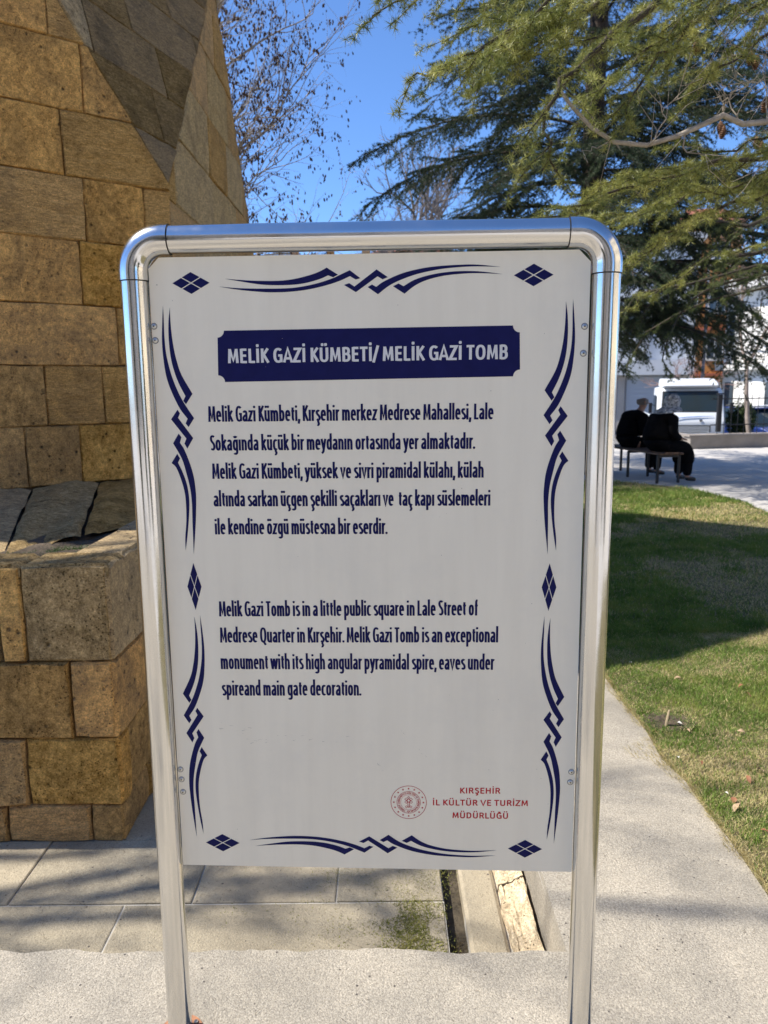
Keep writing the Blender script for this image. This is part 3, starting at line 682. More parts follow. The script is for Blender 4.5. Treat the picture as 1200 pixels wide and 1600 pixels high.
# ---- a condensed humanist alphabet drawn as pen strokes (centre lines; cap height 700, x-height 500)
def arc_(cx_, cy_, rx, ry, a0, a1, n=14, e_=2.45):
    out = []
    for k in range(n+1):
        a_ = rad(a0+(a1-a0)*k/n); c, s = math.cos(a_), math.sin(a_); out.append((cx_+rx*math.copysign(abs(c)**(2/e_), c), cy_+ry*math.copysign(abs(s)**(2/e_), s)))
    return out
def spl(p, n=5):
    out = []; P_ = [p[0]]+list(p)+[p[-1]]
    for i in range(1, len(P_)-2):
        for k in range(n):
            t = k/n; q_ = [P_[i-1], P_[i], P_[i+1], P_[i+2]]; out.append(tuple(.5*((2*q_[1][d])+(q_[2][d]-q_[0][d])*t+(2*q_[0][d]-5*q_[1][d]+4*q_[2][d]-q_[3][d])*t*t+(q_[3][d]-q_[0][d]-3*q_[2][d]+3*q_[1][d])*t**3) for d in (0, 1)))
    return out+[p[-1]]
BOWL = arc_(202, 250, 106, 206, 0, 360, 28)
GL = {
 'l': (195, [[(97, 0), (97, 745)]]), 'ı': (195, [[(97, 0), (97, 500)]]), 'i': (195, [[(97, 0), (97, 500)], 'd97,650']),
 'n': (400, [[(97, 0), (97, 500)], arc_(200, 290, 103, 166, 180, 0)+[(303, 0)]]), 'm': (575, [[(97, 0), (97, 500)], arc_(190, 290, 93, 166, 180, 0)+[(283, 0)], arc_(377, 290, 94, 166, 180, 0)+[(471, 0)]]),
 'h': (400, [[(97, 0), (97, 745)], arc_(200, 290, 103, 166, 180, 0)+[(303, 0)]]), 'u': (400, [[(303, 500), (303, 0)], [(97, 500)]+arc_(200, 205, 103, 161, 180, 360)]),
 'r': (272, [[(97, 0), (97, 500)], arc_(225, 270, 128, 182, 180, 75, 8)]), 'o': (405, [BOWL]), 'e': (390, [[(100, 262), (300, 262)]+arc_(198, 250, 103, 206, 5, 312, 24)]), 'c': (325, [arc_(200, 250, 106, 206, 52, 308, 22)]),
 'd': (403, [BOWL, [(306, 0), (306, 745)]]), 'b': (403, [BOWL, [(97, 0), (97, 745)]]), 'p': (403, [BOWL, [(97, -195), (97, 500)]]), 'q': (403, [BOWL, [(306, -195), (306, 500)]]),
 'a': (382, [[(284, 0), (284, 330)]+arc_(190, 330, 94, 127, 0, 152, 9), spl([(284, 292), (185, 268), (98, 190), (100, 80), (170, 42), (284, 125)])]),
 'g': (400, [BOWL, [(306, 500), (306, -40)]+arc_(202, -45, 104, 108, 0, -142, 9)]), 's': (330, [spl([(268, 432), (190, 458), (112, 430), (98, 360), (150, 290), (225, 235), (272, 170), (262, 80), (185, 42), (85, 75)])]),
 't': (270, [[(135, 610), (135, 160)]+arc_(235, 160, 100, 118, 180, 262, 6), [(45, 458), (250, 458)]]), 'f': (255, [[(130, 0), (130, 590)]+arc_(238, 590, 108, 112, 180, 95, 6), [(42, 458), (245, 458)]]),
 'k': (375, [[(97, 0), (97, 745)], [(312, 500), (125, 262)], [(150, 300), (325, 0)]]), 'v': (360, [[(58, 500), (180, 20), (302, 500)]]), 'w': (530, [[(55, 500), (155, 5)], [(155, 5), (262, 490)], [(268, 490), (375, 5)], [(375, 5), (475, 500)]]),
 'x': (355, [[(55, 500), (300, 0)], [(300, 500), (55, 0)]]), 'y': (360, [[(58, 500), (185, 30)], spl([(305, 500), (195, 60), (150, -90), (60, -155)])]), 'z': (340, [[(50, 456), (272, 456), (62, 44), (290, 44)]]),
 'M': (520, [[(85, 0), (118, 700)], [(118, 690), (260, 130), (402, 690)], [(402, 700), (435, 0)]]), 'E': (365, [[(100, 0), (100, 700)], [(100, 656), (325, 656)], [(100, 362), (305, 362)], [(100, 44), (330, 44)]]),
 'L': (340, [[(100, 700), (100, 0)], [(100, 44), (320, 44)]]), 'K': (395, [[(100, 0), (100, 700)], [(345, 700), (130, 345)], [(155, 400), (360, 0)]]), 'I': (200, [[(100, 0), (100, 700)]]), 'İ': (200, [[(100, 0), (100, 700)], 'd100,845']),
 'T': (370, [[(20, 656), (350, 656)], [(185, 656), (185, 0)]]), 'H': (455, [[(100, 0), (100, 700)], [(355, 0), (355, 700)], [(100, 360), (355, 360)]]), 'A': (415, [[(42, 0), (207, 690), (373, 0)], [(100, 195), (315, 195)]]),
 'Z': (385, [[(45, 656), (320, 656), (55, 44), (340, 44)]]), 'U': (450, [[(98, 700)]+arc_(225, 230, 127, 188, 180, 360)+[(352, 700)]]), 'V': (410, [[(45, 700), (205, 15), (365, 700)]]),
 'B': (410, [[(100, 0), (100, 700)], [(100, 656), (190, 656)]+arc_(200, 512, 110, 144, 90, -90, 10)+[(100, 368)], [(190, 368)]+arc_(205, 206, 125, 162, 90, -90, 10)+[(100, 44)]]),
 'R': (405, [[(100, 0), (100, 700)], [(100, 656), (190, 656)]+arc_(200, 500, 118, 156, 90, -90, 10)+[(100, 344)], [(225, 345), (355, 0)]]), 'P': (390, [[(100, 0), (100, 700)], [(100, 656), (190, 656)]+arc_(200, 490, 118, 166, 90, -90, 10)+[(100, 324)]]),
 'D': (450, [[(100, 0), (100, 700)], [(100, 656), (170, 656)]+arc_(180, 350, 175, 306, 90, -90, 16)+[(100, 44)]]), 'O': (485, [arc_(242, 350, 150, 310, 0, 360, 30)]), 'Q': (485, [arc_(242, 350, 150, 310, 0, 360, 30), [(250, 60), (400, -110)]]),
 'G': (455, [arc_(250, 350, 155, 310, 48, 300, 22)+[(370, 70), (370, 345), (245, 345)]]), 'S': (370, [spl([(305, 615), (225, 658), (130, 635), (98, 530), (140, 430), (225, 350), (290, 260), (302, 140), (225, 52), (85, 80)])]),
 'Y': (390, [[(40, 700), (195, 340), (350, 700)], [(195, 340), (195, 0)]]), 'N': (460, [[(100, 0), (100, 700)], [(105, 690), (355, 10)], [(360, 0), (360, 700)]]), 'C': (400, [arc_(250, 350, 155, 310, 50, 310, 22)]),
 '/': (250, [[(25, -70), (225, 760)]]), '.': (150, ['d75,50']), ',': (155, [[(98, 95), (55, -115)]]), ' ': (150, []), '•': (200, ['d100,350'])}
def acc(base, cx_, top, kind):
    w, st = GL[base]; st = list(st)
    if kind == 'u': st += ['d%d,%d' % (cx_-72, top), 'd%d,%d' % (cx_+72, top)]
    if kind == 'b': st += [arc_(cx_, top+40, 82, 78, 200, 340, 8, 2)]
    if kind == 'c': st += [[(cx_, 20), (cx_+8, -70)], spl([(cx_+8, -62), (cx_+48, -120), (cx_, -185), (cx_-62, -178)])]
    return (w, st)
GL.update({'ü': acc('u', 200, 650, 'u'), 'ö': acc('o', 202, 650, 'u'), 'Ü': acc('U', 225, 845, 'u'), 'ğ': acc('g', 202, 640, 'b'), 'Ğ': acc('G', 245, 815, 'b'), 'ş': acc('s', 178, 0, 'c'), 'ç': acc('c', 200, 0, 'c'), 'Ş': acc('S', 198, 0, 'c')})
def strokes(body):
    x = 0; out = []; prev = ''
    for ch in body:
        w, st = GL[ch]
        for s in st: out.append(('d', x+float(s[1:].split(',')[0]), float(s[1:].split(',')[1])) if isinstance(s, str) else [(x+a_, b_) for a_, b_ in s])
        x += w
    return out, x
def pen(poly, wx, wy):
    """elliptic pen: offset the centre line both ways, mitred"""
    poly = [p for i, p in enumerate(poly) if i == 0 or math.hypot(p[0]-poly[i-1][0], p[1]-poly[i-1][1]) > .02]; n = len(poly); closed = math.hypot(poly[0][0]-poly[-1][0], poly[0][1]-poly[-1][1]) < .01
    if closed: poly = poly[:-1]; n -= 1
    L_ = []; R_ = []
    for i in range(n):
        a_ = poly[i-1] if (closed or i) else None; c = poly[(i+1) % n] if (closed or i < n-1) else None; b_ = poly[i]; ns = []
        for p, q_ in ((a_, b_), (b_, c)):
            if p is None or q_ is None: continue
            dx, dy = q_[0]-p[0], q_[1]-p[1]; l = math.hypot(dx, dy) or 1; ns.append((-dy/l, dx/l))
        nx_ = sum(v_[0] for v_ in ns); ny_ = sum(v_[1] for v_ in ns); l = math.hypot(nx_, ny_) or 1; nx_, ny_ = nx_/l, ny_/l; k = min(1.9, 1/max(.3, nx_*ns[0][0]+ny_*ns[0][1])); 
        L_.append((b_[0]+nx_*wx/2*k, b_[1]+ny_*wy/2*k)); R_.append((b_[0]-nx_*wx/2*k, b_[1]-ny_*wy/2*k))
    q_ = []
    for i in range(n if closed else n-1): j = (i+1) % n; q_.append((L_[i], R_[i], R_[j], L_[j]))
    return q_
def lettering(body, a_, b_, cap, mat, wx, wy, z=PRINT):
    st, X1 = strokes(body); xs_ = [p[0] for s in st if s[0] != 'd' for p in s]; x0, x1 = min(xs_), max(xs_)
    W = b_[0]-a_[0]-wx; kx = W/(x1-x0); ky = (cap)/700; P_ = []; Fq_ = []
    def mp_(p): t = (p[0]-x0)*kx; return (a_[0]+wx/2+t, a_[1]+(b_[1]-a_[1])*t/W+p[1]*ky)
    for i, s in enumerate(st):
        zz = z+.00002*(i % 5)
        if s[0] == 'd': c = mp_((s[1], s[2])); qs = [tuple((c[0]+wx*.56*u_, c[1]+wx*.56*v_) for u_, v_ in ((-.62, .9), (-.9, .4), (-.9, -.4), (-.62, -.9), (.62, -.9), (.9, -.4), (.9, .4), (.62, .9)))]
        else: qs = pen([mp_(p) for p in s], wx, wy)
        for q_ in qs:
            n0 = len(P_); P_ += [(x/1000, -zz, y/1000) for x, y in q_]; Fq_.append(tuple(range(n0, n0+len(q_))))
    m = MB(); m.add(P_, Fq_); return m.build('lettering', mat, panel)
for i, (t_, a_, b_, cap) in enumerate(LINES):
    if i == 0: lettering(t_, a_, b_, cap, white_vinyl, 6.0, 5.0, PRINT+.0004)
    elif i < 10: lettering(t_, a_, b_, cap, navy, 5.0, 4.4)
    else: lettering(t_, a_, b_, cap*.95, red_vinyl, 2.9, 2.5)
# round ministry seal: rings, sixteen stars, ring lettering and a knot
def ring(c, r0, r1, n=64):
    out = []
    for k in range(n):
        a0, a1 = 2*math.pi*k/n, 2*math.pi*(k+1)/n
        out.append([(c[0]+r0*math.cos(a0), c[1]+r0*math.sin(a0)), (c[0]+r1*math.cos(a0), c[1]+r1*math.sin(a0)), (c[0]+r1*math.cos(a1), c[1]+r1*math.sin(a1)), (c[0]+r0*math.cos(a1), c[1]+r0*math.sin(a1))])
    return out
EC = (82.7, 612.3); ps = ring(EC, 41.6, 42.8)+ring(EC, 27.9, 28.5)+ring(EC, 27.0, 27.3)+ring(EC, 18.8, 19.3)
for k in range(16):
    an = math.pi/2+2*math.pi*k/16; c = (EC[0]+35.2*math.cos(an), EC[1]+35.2*math.sin(an)); st = []
    for j in range(10):
        r_ = 2.9 if j % 2 == 0 else 1.25; b2 = math.pi/2+math.pi*j/5; st.append((c[0]+r_*math.cos(b2), c[1]+r_*math.sin(b2)))
    ps.append(st)
def loop_(c, r_, w): 
    o_ = [(c[0]+r_, c[1]), (c[0], c[1]+r_), (c[0]-r_, c[1]), (c[0], c[1]-r_)]; i_ = [(c[0]+r_-w, c[1]), (c[0], c[1]+r_-w), (c[0]-r_+w, c[1]), (c[0], c[1]-r_+w)]
    return [[o_[k], o_[(k+1) % 4], i_[(k+1) % 4], i_[k]] for k in range(4)]
x, y = EC
for dx, dy, r_ in ((0, 12.6, 3.4), (-5.6, 8, 4.2), (5.6, 8, 4.2), (0, 4.4, 5), (-5.6, .8, 4.2), (5.6, .8, 4.2), (-5.2, -11.6, 3.6), (5.2, -11.6, 3.6), (0, -11.6, 2.8)): ps += loop_((x+dx, y+dy), r_, 1.25)
for dx in (-1.9, 1.9): ps.append([(x+dx-.6, y-9.5), (x+dx+.6, y-9.5), (x+dx+.6, y+.5), (x+dx-.6, y+.5)])
em = flat(ps, 'seal', red_vinyl)
P_ = []; Fq_ = []
word = 'TÜRKİYE CUMHURİYETİ KÜLTÜR VE TURİZM BAKANLIĞI • '; st, WX = strokes(word)
for s in st:
    if s[0] == 'd': qs = [tuple((s[1]+60*u_, s[2]+60*v_) for u_, v_ in ((-1, 1), (-1, -1), (1, -1), (1, 1)))]
    else: qs = pen(s, 110, 100)
    for q_ in qs:
        n0 = len(P_)
        for vx, vy in q_:
            an = rad(250)-2*math.pi*vx/WX; r_ = 21.3+vy*4.4/700; P_.append(((EC[0]+r_*math.cos(an))/1000, -PRINT, (EC[1]+r_*math.sin(an))/1000))
        Fq_.append(tuple(range(n0, n0+len(q_))))
m = MB(); m.add(P_, Fq_); m.build('seal_lettering', red_vinyl, panel)

# scuffs and grit on the board
scuff = plain('scuff', (.30, .27, .22), .8); ps = []; rs_ = random.Random(4)
for (x0, y0, x1, y1, n) in [(-372, 800, -290, 792, 9), (-300, 765, -250, 770, 7), (-230, 775, -60, 772, 10), (-20, 745, 20, 700, 6), (60, 790, 130, 730, 6)]:
    for k in range(n):
        t = rs_.random(); x = x0+(x1-x0)*t+rs_.uniform(-8, 8); y = y0+(y1-y0)*t+rs_.uniform(-8, 8); L = rs_.uniform(2, 13); an = math.atan2(y1-y0, x1-x0)+rs_.uniform(-.3, .3); w = rs_.uniform(.15, .42)
        ps.append([(x, y-w), (x+L*math.cos(an), y+L*math.sin(an)), (x, y+w)])
for k in range(46):
    x, y, r_ = rs_.uniform(-440, 440), rs_.uniform(450, 1850), rs_.uniform(.4, 1.1); ps.append([(x-r_, y), (x, y-r_*.8), (x+r_*.9, y), (x, y+r_)])
flat(ps, 'scuff_marks', scuff, PRINT+.0006)
# ================================================================== VEGETATION
R = np.random.default_rng(5)
def inside(px, py, poly):
    c = np.zeros(len(px), bool); n = len(poly); j = n-1
    for i in range(n):
        xi, yi = poly[i]; xj, yj = poly[j]
        c ^= ((yi > py) != (yj > py)) & (px < (xj-xi)*(py-yi)/((yj-yi) or 1e-9)+xi); j = i
    return c
def vnoise(x, y, s, seed=0):
    """smooth value noise on a lattice"""
    g_ = np.random.default_rng(seed).random((64, 64)); u = x*s % 64; v_ = y*s % 64; i = u.astype(int) % 64; j = v_.astype(int) % 64; fu = u-np.floor(u); fv = v_-np.floor(v_)
    fu = fu*fu*(3-2*fu); fv = fv*fv*(3-2*fv); i1 = (i+1) % 64; j1 = (j+1) % 64
    return (g_[i, j]*(1-fu)+g_[i1, j]*fu)*(1-fv)+(g_[i, j1]*(1-fu)+g_[i1, j1]*fu)*fv
def leaf_mat(name, cols, scale, rough=.55, trans=.35, spec=.3, wpos=False):
    m, nt, b = nodes(name); b.inputs['Roughness'].default_value = rough; b.inputs['Specular IOR Level'].default_value = spec
    v = nt.nodes.new('ShaderNodeNewGeometry').outputs['Position'] if wpos else objvec(nt, False)[0]; no = N(nt, 'ShaderNodeTexNoise', Scale=scale, Detail=5.0, Roughness=.75); nt.links.new(v, no.inputs['Vector'])
    r = nt.nodes.new('ShaderNodeValToRGB'); el = r.color_ramp.elements
    el[0].position = .34; el[0].color = (*cols[0], 1); el[1].position = .66; el[1].color = (*cols[-1], 1)
    for k, c in enumerate(cols[1:-1]): q_ = el.new(.34+.32*(k+1)/(len(cols)-1)); q_.color = (*c, 1)
    nt.links.new(no.outputs[0], r.inputs[0]); nt.links.new(r.outputs[0], b.inputs['Base Color'])
    tr = N(nt, 'ShaderNodeBsdfTranslucent'); nt.links.new(r.outputs[0], tr.inputs[0]); mx = N(nt, 'ShaderNodeMixShader'); mx.inputs[0].default_value = trans
    out = [n for n in nt.nodes if n.type == 'OUTPUT_MATERIAL'][0]; nt.links.new(b.outputs[0], mx.inputs[1]); nt.links.new(tr.outputs[0], mx.inputs[2]); nt.links.new(mx.outputs[0], out.inputs[0])
    return m
# ---- grass
def blades(name, M_, poly, y0, y1, x0, x1, hgt, wid, mat, dens=None, z=.004, lean=.8, parent=None):
    x = R.uniform(x0, x1, M_); y = y0+(y1-y0)*R.random(M_)**1.25
    k = inside(x, y, poly)
    if dens is not None: k &= R.random(M_) < dens(x, y)
    x, y = x[k], y[k]; n = len(x); h = hgt*R.uniform(.35, 1.15, n)*(.6+.8*vnoise(x, y, 3.1, 4)); an = R.uniform(0, 2*np.pi, n); la = R.uniform(0, 2*np.pi, n); ll = h*R.uniform(.1, lean*1.6, n)
    w = wid*R.uniform(.6, 1.3, n); p = np.stack([x, y, np.full(n, z)], 1); s_ = np.stack([np.cos(an)*w, np.sin(an)*w, np.zeros(n)], 1)
    mid_ = p+np.stack([np.cos(la)*ll*.35, np.sin(la)*ll*.35, h*.62], 1); tip = p+np.stack([np.cos(la)*ll, np.sin(la)*ll, h], 1)
    V = np.stack([p-s_, p+s_, mid_+s_*.6, mid_-s_*.6, tip], 1).reshape(-1, 3); b_ = np.arange(n)[:, None]*5
    F = np.concatenate([np.concatenate([b_+0, b_+1, b_+2], 1), np.concatenate([b_+0, b_+2, b_+3], 1), np.concatenate([b_+3, b_+2, b_+4], 1)])
    return fastmesh(name, V, F, mat, parent)
green = lambda x, y: np.clip((vnoise(x, y, 1.1, 1)*.5+vnoise(x, y, 3.7, 2)*.32+vnoise(x, y, 11, 12)*.18-.52)*5.5+np.clip((y-3.9)/1.2, 0, 1)*.75, .13, 1)  # last term puts the tomb's shade into the grass: greener cover further back
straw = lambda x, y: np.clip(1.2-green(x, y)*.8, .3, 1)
gm = leaf_mat('grass_green', [(.08, .15, .02), (.16, .25, .04), (.27, .31, .07)], 3.5, .6, .3)
sm = leaf_mat('grass_straw', [(.40, .32, .13), (.62, .52, .26), (.50, .44, .18)], 5, .75, .2)
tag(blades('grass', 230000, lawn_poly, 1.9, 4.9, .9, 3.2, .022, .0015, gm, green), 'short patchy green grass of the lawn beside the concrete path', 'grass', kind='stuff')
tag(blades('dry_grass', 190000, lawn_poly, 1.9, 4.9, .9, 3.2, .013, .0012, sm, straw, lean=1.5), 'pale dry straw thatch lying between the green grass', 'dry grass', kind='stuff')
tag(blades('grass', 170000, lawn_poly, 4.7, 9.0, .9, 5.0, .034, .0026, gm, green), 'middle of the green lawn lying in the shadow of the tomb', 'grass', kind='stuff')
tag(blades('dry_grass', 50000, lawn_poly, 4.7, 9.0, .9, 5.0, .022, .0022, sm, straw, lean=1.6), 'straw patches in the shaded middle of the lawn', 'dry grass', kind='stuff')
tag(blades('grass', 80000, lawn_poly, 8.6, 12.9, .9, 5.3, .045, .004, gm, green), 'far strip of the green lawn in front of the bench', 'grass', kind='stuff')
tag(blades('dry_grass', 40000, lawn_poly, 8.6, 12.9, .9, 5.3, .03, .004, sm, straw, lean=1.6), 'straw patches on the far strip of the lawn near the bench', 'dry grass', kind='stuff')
# overhanging fringe where the lawn meets the path
P_ = []
eg = [e_ for e_ in edge if 1.5 < e_[1] < 8]
V = []; 
for (ax, ay), (bx, by) in zip(eg[:-1], eg[1:]):
    n = int(math.hypot(bx-ax, by-ay)*1600); t = R.random(n); ff = R.random(n)
    V.append(np.stack([ax+(bx-ax)*t+.02-.085*ff**3*(vnoise(ax+t*0, ay+(by-ay)*t, 7, 8)**1.5*2.2), ay+(by-ay)*t], 1))
V = np.concatenate(V); n = len(V); h = R.uniform(.008, .03, n); la = R.uniform(2.2, 4.2, n); ll = R.uniform(.01, .035, n); an = R.uniform(0, 6.28, n)
p = np.concatenate([V, np.full((n, 1), .002)], 1); s_ = np.stack([np.cos(an), np.sin(an), 0*an], 1)*.0014
tip = p+np.stack([np.cos(la)*ll, np.sin(la)*ll, h], 1); VV = np.stack([p-s_, p+s_, tip], 1).reshape(-1, 3)
tag(fastmesh('grass_fringe', VV, np.arange(n*3).reshape(-1, 3), sm), 'dry grass fringe creeping over the edge of the concrete path', 'grass', kind='stuff')
# moss and grass in the moat joints
moat_green = leaf_mat('moat_grass', [(.11, .12, .02), (.22, .22, .045), (.34, .30, .09)], 12, .8, .2)
def patch(cx_, cy_, rx, ry, n, h, z, seed, mat=moat_green, name='moss', parent=None, w=.0016):
    x = cx_+R.normal(0, rx, n); y = cy_+R.normal(0, ry, n); k = vnoise(x+3, y+3, 11, seed) > .42; x, y = x[k], y[k]; n = len(x)
    an = R.uniform(0, 6.28, n); la = R.uniform(0, 6.28, n); hh = h*R.uniform(.2, 1, n); p = np.stack([x, y, np.full(n, z)], 1); s_ = np.stack([np.cos(an), np.sin(an), 0*an], 1)*w
    tip = p+np.stack([np.cos(la)*hh*1.3, np.sin(la)*hh*1.3, hh], 1); V = np.stack([p-s_, p+s_, tip], 1).reshape(-1, 3)
    return V
mv = [patch(-.0, 2.45, .16, .16, 2600, .007, FZ, 21), patch(-.45, 2.6, .25, .12, 900, .006, FZ, 22), patch(.09, 2.35, .055, .13, 4200, .010, FZ, 1), patch(-.02, 2.62, .12, .06, 2600, .008, FZ, 2), patch(.06, 2.2, .05, .05, 1500, .010, FZ, 3), patch(.16, 2.75, .04, .12, 1200, .010, FZ, 9), patch(-.50, 2.24, .02, .035, 500, .010, FZ, 5), patch(-1.0, 2.15, .012, .06, 300, .01, FZ, 6)]
V = np.concatenate(mv); tag(fastmesh('moss', V, np.arange(len(V)).reshape(-1, 3), moat_green), 'olive moss and fine grass growing on the sunken paving below the sign', 'moss', kind='stuff')
gg = [patch(.236, 2.26, .02, .05, 1400, .035, FZ-.06, 7), patch(.236, 3.2, .02, .3, 500, .03, FZ-.06, 8)]
V = np.concatenate(gg); tag(fastmesh('weeds', V, np.arange(len(V)).reshape(-1, 3), leaf_mat('gutter_weeds', [(.05, .05, .02), (.12, .08, .03), (.07, .09, .02)], 30)), 'small weeds and litter in the narrow paving gutter', 'weeds', kind='stuff')
pv = [patch(-1.75, 3.12, .28, .05, 9000, .018, PZ-.03, 3, w=.002), patch(-1.35, 3.25, .1, .06, 3000, .015, PZ-.03, 4, w=.002), patch(-2.6, 3.1, .5, .04, 5000, .02, PZ-.03, 6, w=.002)]
V = np.concatenate(pv); tag(fastmesh('moss', V, np.arange(len(V)).reshape(-1, 3), leaf_mat('ledge_moss', [(.02, .05, .01), (.04, .09, .015), (.07, .10, .03)], 12)), 'dark green moss on the soil ledge of the podium', 'moss', kind='stuff')
# needle litter: thin dark needles and grit on the concrete
def litter(name, n, pts, ln, w, mat, label, z=.0035):
    x, y = pts; n = len(x); an = R.uniform(0, 6.28, n); L_ = ln*R.uniform(.4, 1.1, n); bend = R.uniform(-.35, .35, n)
    a_ = np.stack([x, y, np.full(n, z)], 1); d = np.stack([np.cos(an), np.sin(an), 0*an], 1)*L_[:, None]; e_ = np.stack([-np.sin(an), np.cos(an), 0*an], 1)
    m_ = a_+d*.5+e_*(bend*L_)[:, None]*.5+np.array([0, 0, .002]); c_ = a_+d; s_ = e_*w
    V = np.stack([a_-s_, a_+s_, m_+s_, m_-s_, c_+s_*.5, c_-s_*.5], 1).reshape(-1, 3); b_ = np.arange(n)[:, None]*6
    F = np.concatenate([np.concatenate([b_, b_+1, b_+2, b_+3], 1), np.concatenate([b_+3, b_+2, b_+4, b_+5], 1)])
    return tag(fastmesh(name, V, F, mat), label, 'needle litter', kind='stuff')
x = R.uniform(-3, 1.35, 5200); y = R.uniform(1.2, 4.2, 5200); k = inside(x, y, pathpoly) & (R.random(5200) < (.10+.75*np.clip((x-.75)*1.8, 0, 1)**1.5+.35*(vnoise(x, y, 5, 3) > .74)))
litter('needle_litter', 0, (x[k], y[k]), .022, .00042, plain('dead_needle', (.09, .065, .035), .8, var=.5, scale=40), 'fallen brown conifer needles scattered over the concrete path')
x = R.uniform(-3, .2, 1100); y = R.uniform(1.96, 2.88, 1100)
litter('needle_litter', 0, (x, y), .022, .0005, plain('dead_needle_moat', (.12, .095, .055), .8, var=.5, scale=40), 'fallen conifer needles on the sunken paving slabs', FZ+.005)

# ---- dead leaves one can pick out on the grass, and the stake
lf = [plain('leaf_brown', (.30, .13, .06), .7, var=.3, scale=30), plain('leaf_pale', (.42, .29, .17), .7, var=.3, scale=30), plain('leaf_white', (.60, .57, .50), .7, var=.2, scale=30)]
spots = [((1158, 1072), 0), ((1168, 1085), 0), ((1095, 1192), 0), ((1075, 1142), 1), ((1170, 1218), 0), ((1146, 1251), 0), ((1152, 1262), 1), ((1062, 1130), 2), ((985, 1036), 2), ((1060, 1060), 1), ((1158, 1143), 1), ((1188, 1204), 1), ((1135, 1240), 2), ((1195, 1300), 0), ((1060, 1184), 2)]
where = ['reddish dead leaf on the sunlit grass just below the shadow edge', 'small red-brown leaf beside another near the lawn shadow', 'broad curled brown leaf pile piece on green grass', 'pale dead leaf next to the wooden stake', 'orange-brown leaf in the green grass near the right frame edge', 'rust coloured leaf low on the lawn', 'pale leaf touching the rust coloured one', 'whitish scrap of leaf beside the wooden stake', 'small white petal on grass near the sign post', 'thin pale leaf lying flat on olive grass', 'straw coloured leaf in the dry patch', 'long pale leaf by the right frame edge', 'white scrap above the rust coloured leaf', 'brown leaf lowest on the right of the lawn', 'white petal close to the path edge']
for ((px_, py_), ci), lb in zip(spots, where):
    d = fw+rt2*((px_-600)/1200)+up2*((800-py_)/1200); t = (.02-CAMH)/d.z; q_ = Vector((0, 0, CAMH))+d*t
    L = rng.uniform(.018, .032)*(1 if ci < 2 else .5); wl = L*rng.uniform(.3, .5); m = MB(); P = []; n = 6
    for i in range(n+1):
        u_ = i/n; hw = wl*math.sin(math.pi*min(1, u_*1.02+.01))**.8; cz = .006*math.sin(math.pi*u_)
        P += [(L*(u_-.5)*1.6, -hw, cz+hw*.35*rng.random()*2), (L*(u_-.5)*1.6, 0, cz), (L*(u_-.5)*1.6, hw, cz+hw*.5)]
    m.add(P, [(i*3+k, i*3+k+1, i*3+k+4, i*3+k+3) for i in range(n) for k in range(2)])
    o = m.build('dead_leaf', lf[ci], smooth=True); o.location = q_; o.rotation_euler = (rng.uniform(-.6, .6), rng.uniform(-.5, .5), rng.uniform(0, 6.3)); tag(o, lb, 'leaf', 'dead leaves lying on the lawn')
m = MB(); m.tube([(0, 0, -.05), (.006, 0, .03), (.016, .004, .085)], [.006, .0065, .005], 6); o = m.build('wooden_stake', plain('stake_wood', (.46, .36, .22), .8, var=.2, scale=40)); o.location = (1.30, 3.36, 0)
tag(o, 'short pale wooden stake stuck in bare soil at the lawn edge', 'stake')
m = MB(); P = []
for j in range(15):
    for i in range(15):
        x = (i/14-.5)*.26; y = (j/14-.5)*.22; r_ = min(1, math.hypot(x/.13, y/.11)); P.append((1.33+x, 3.42+y, .004+.022*(1-r_)*rng.uniform(.4, 1.2)))
m.add(P, [(j*15+i, j*15+i+1, j*15+i+16, j*15+i+15) for j in range(14) for i in range(14)]); tag(m.build('bare_soil', soil_mat, smooth=False), 'bare patch of dug soil round the stake', 'soil', kind='stuff')

# ---- trees
def segmesh(name, S, mat, parent=None, k=4, smooth=True):
    """S: list of (p0,p1,r0,r1) -> frusta"""
    A_ = np.array([[*s[0], *s[1], s[2], s[3]] for s in S], dtype=float); p0, p1, r0, r1 = A_[:, :3], A_[:, 3:6], A_[:, 6], A_[:, 7]
    t = p1-p0; t /= np.linalg.norm(t, axis=1)[:, None]+1e-9; ref = np.where(np.abs(t[:, 2:3]) < .9, np.array([[0, 0, 1.]]), np.array([[1., 0, 0]]))
    x = np.cross(t, ref); x /= np.linalg.norm(x, axis=1)[:, None]; y = np.cross(t, x); an = np.arange(k)*2*np.pi/k; n = len(A_)
    c = np.cos(an)[None, :, None]; s = np.sin(an)[None, :, None]; o_ = x[:, None]*c+y[:, None]*s
    V = np.concatenate([p0[:, None]+o_*r0[:, None, None], p1[:, None]+o_*r1[:, None, None]], 1).reshape(-1, 3)
    b_ = (np.arange(n)*2*k)[:, None, None]; i = np.arange(k); j = (i+1) % k; F = (b_+np.stack([i, j, j+k, i+k], 1)[None]).reshape(-1, 4)
    return fastmesh(name, V, F, mat, parent, smooth)
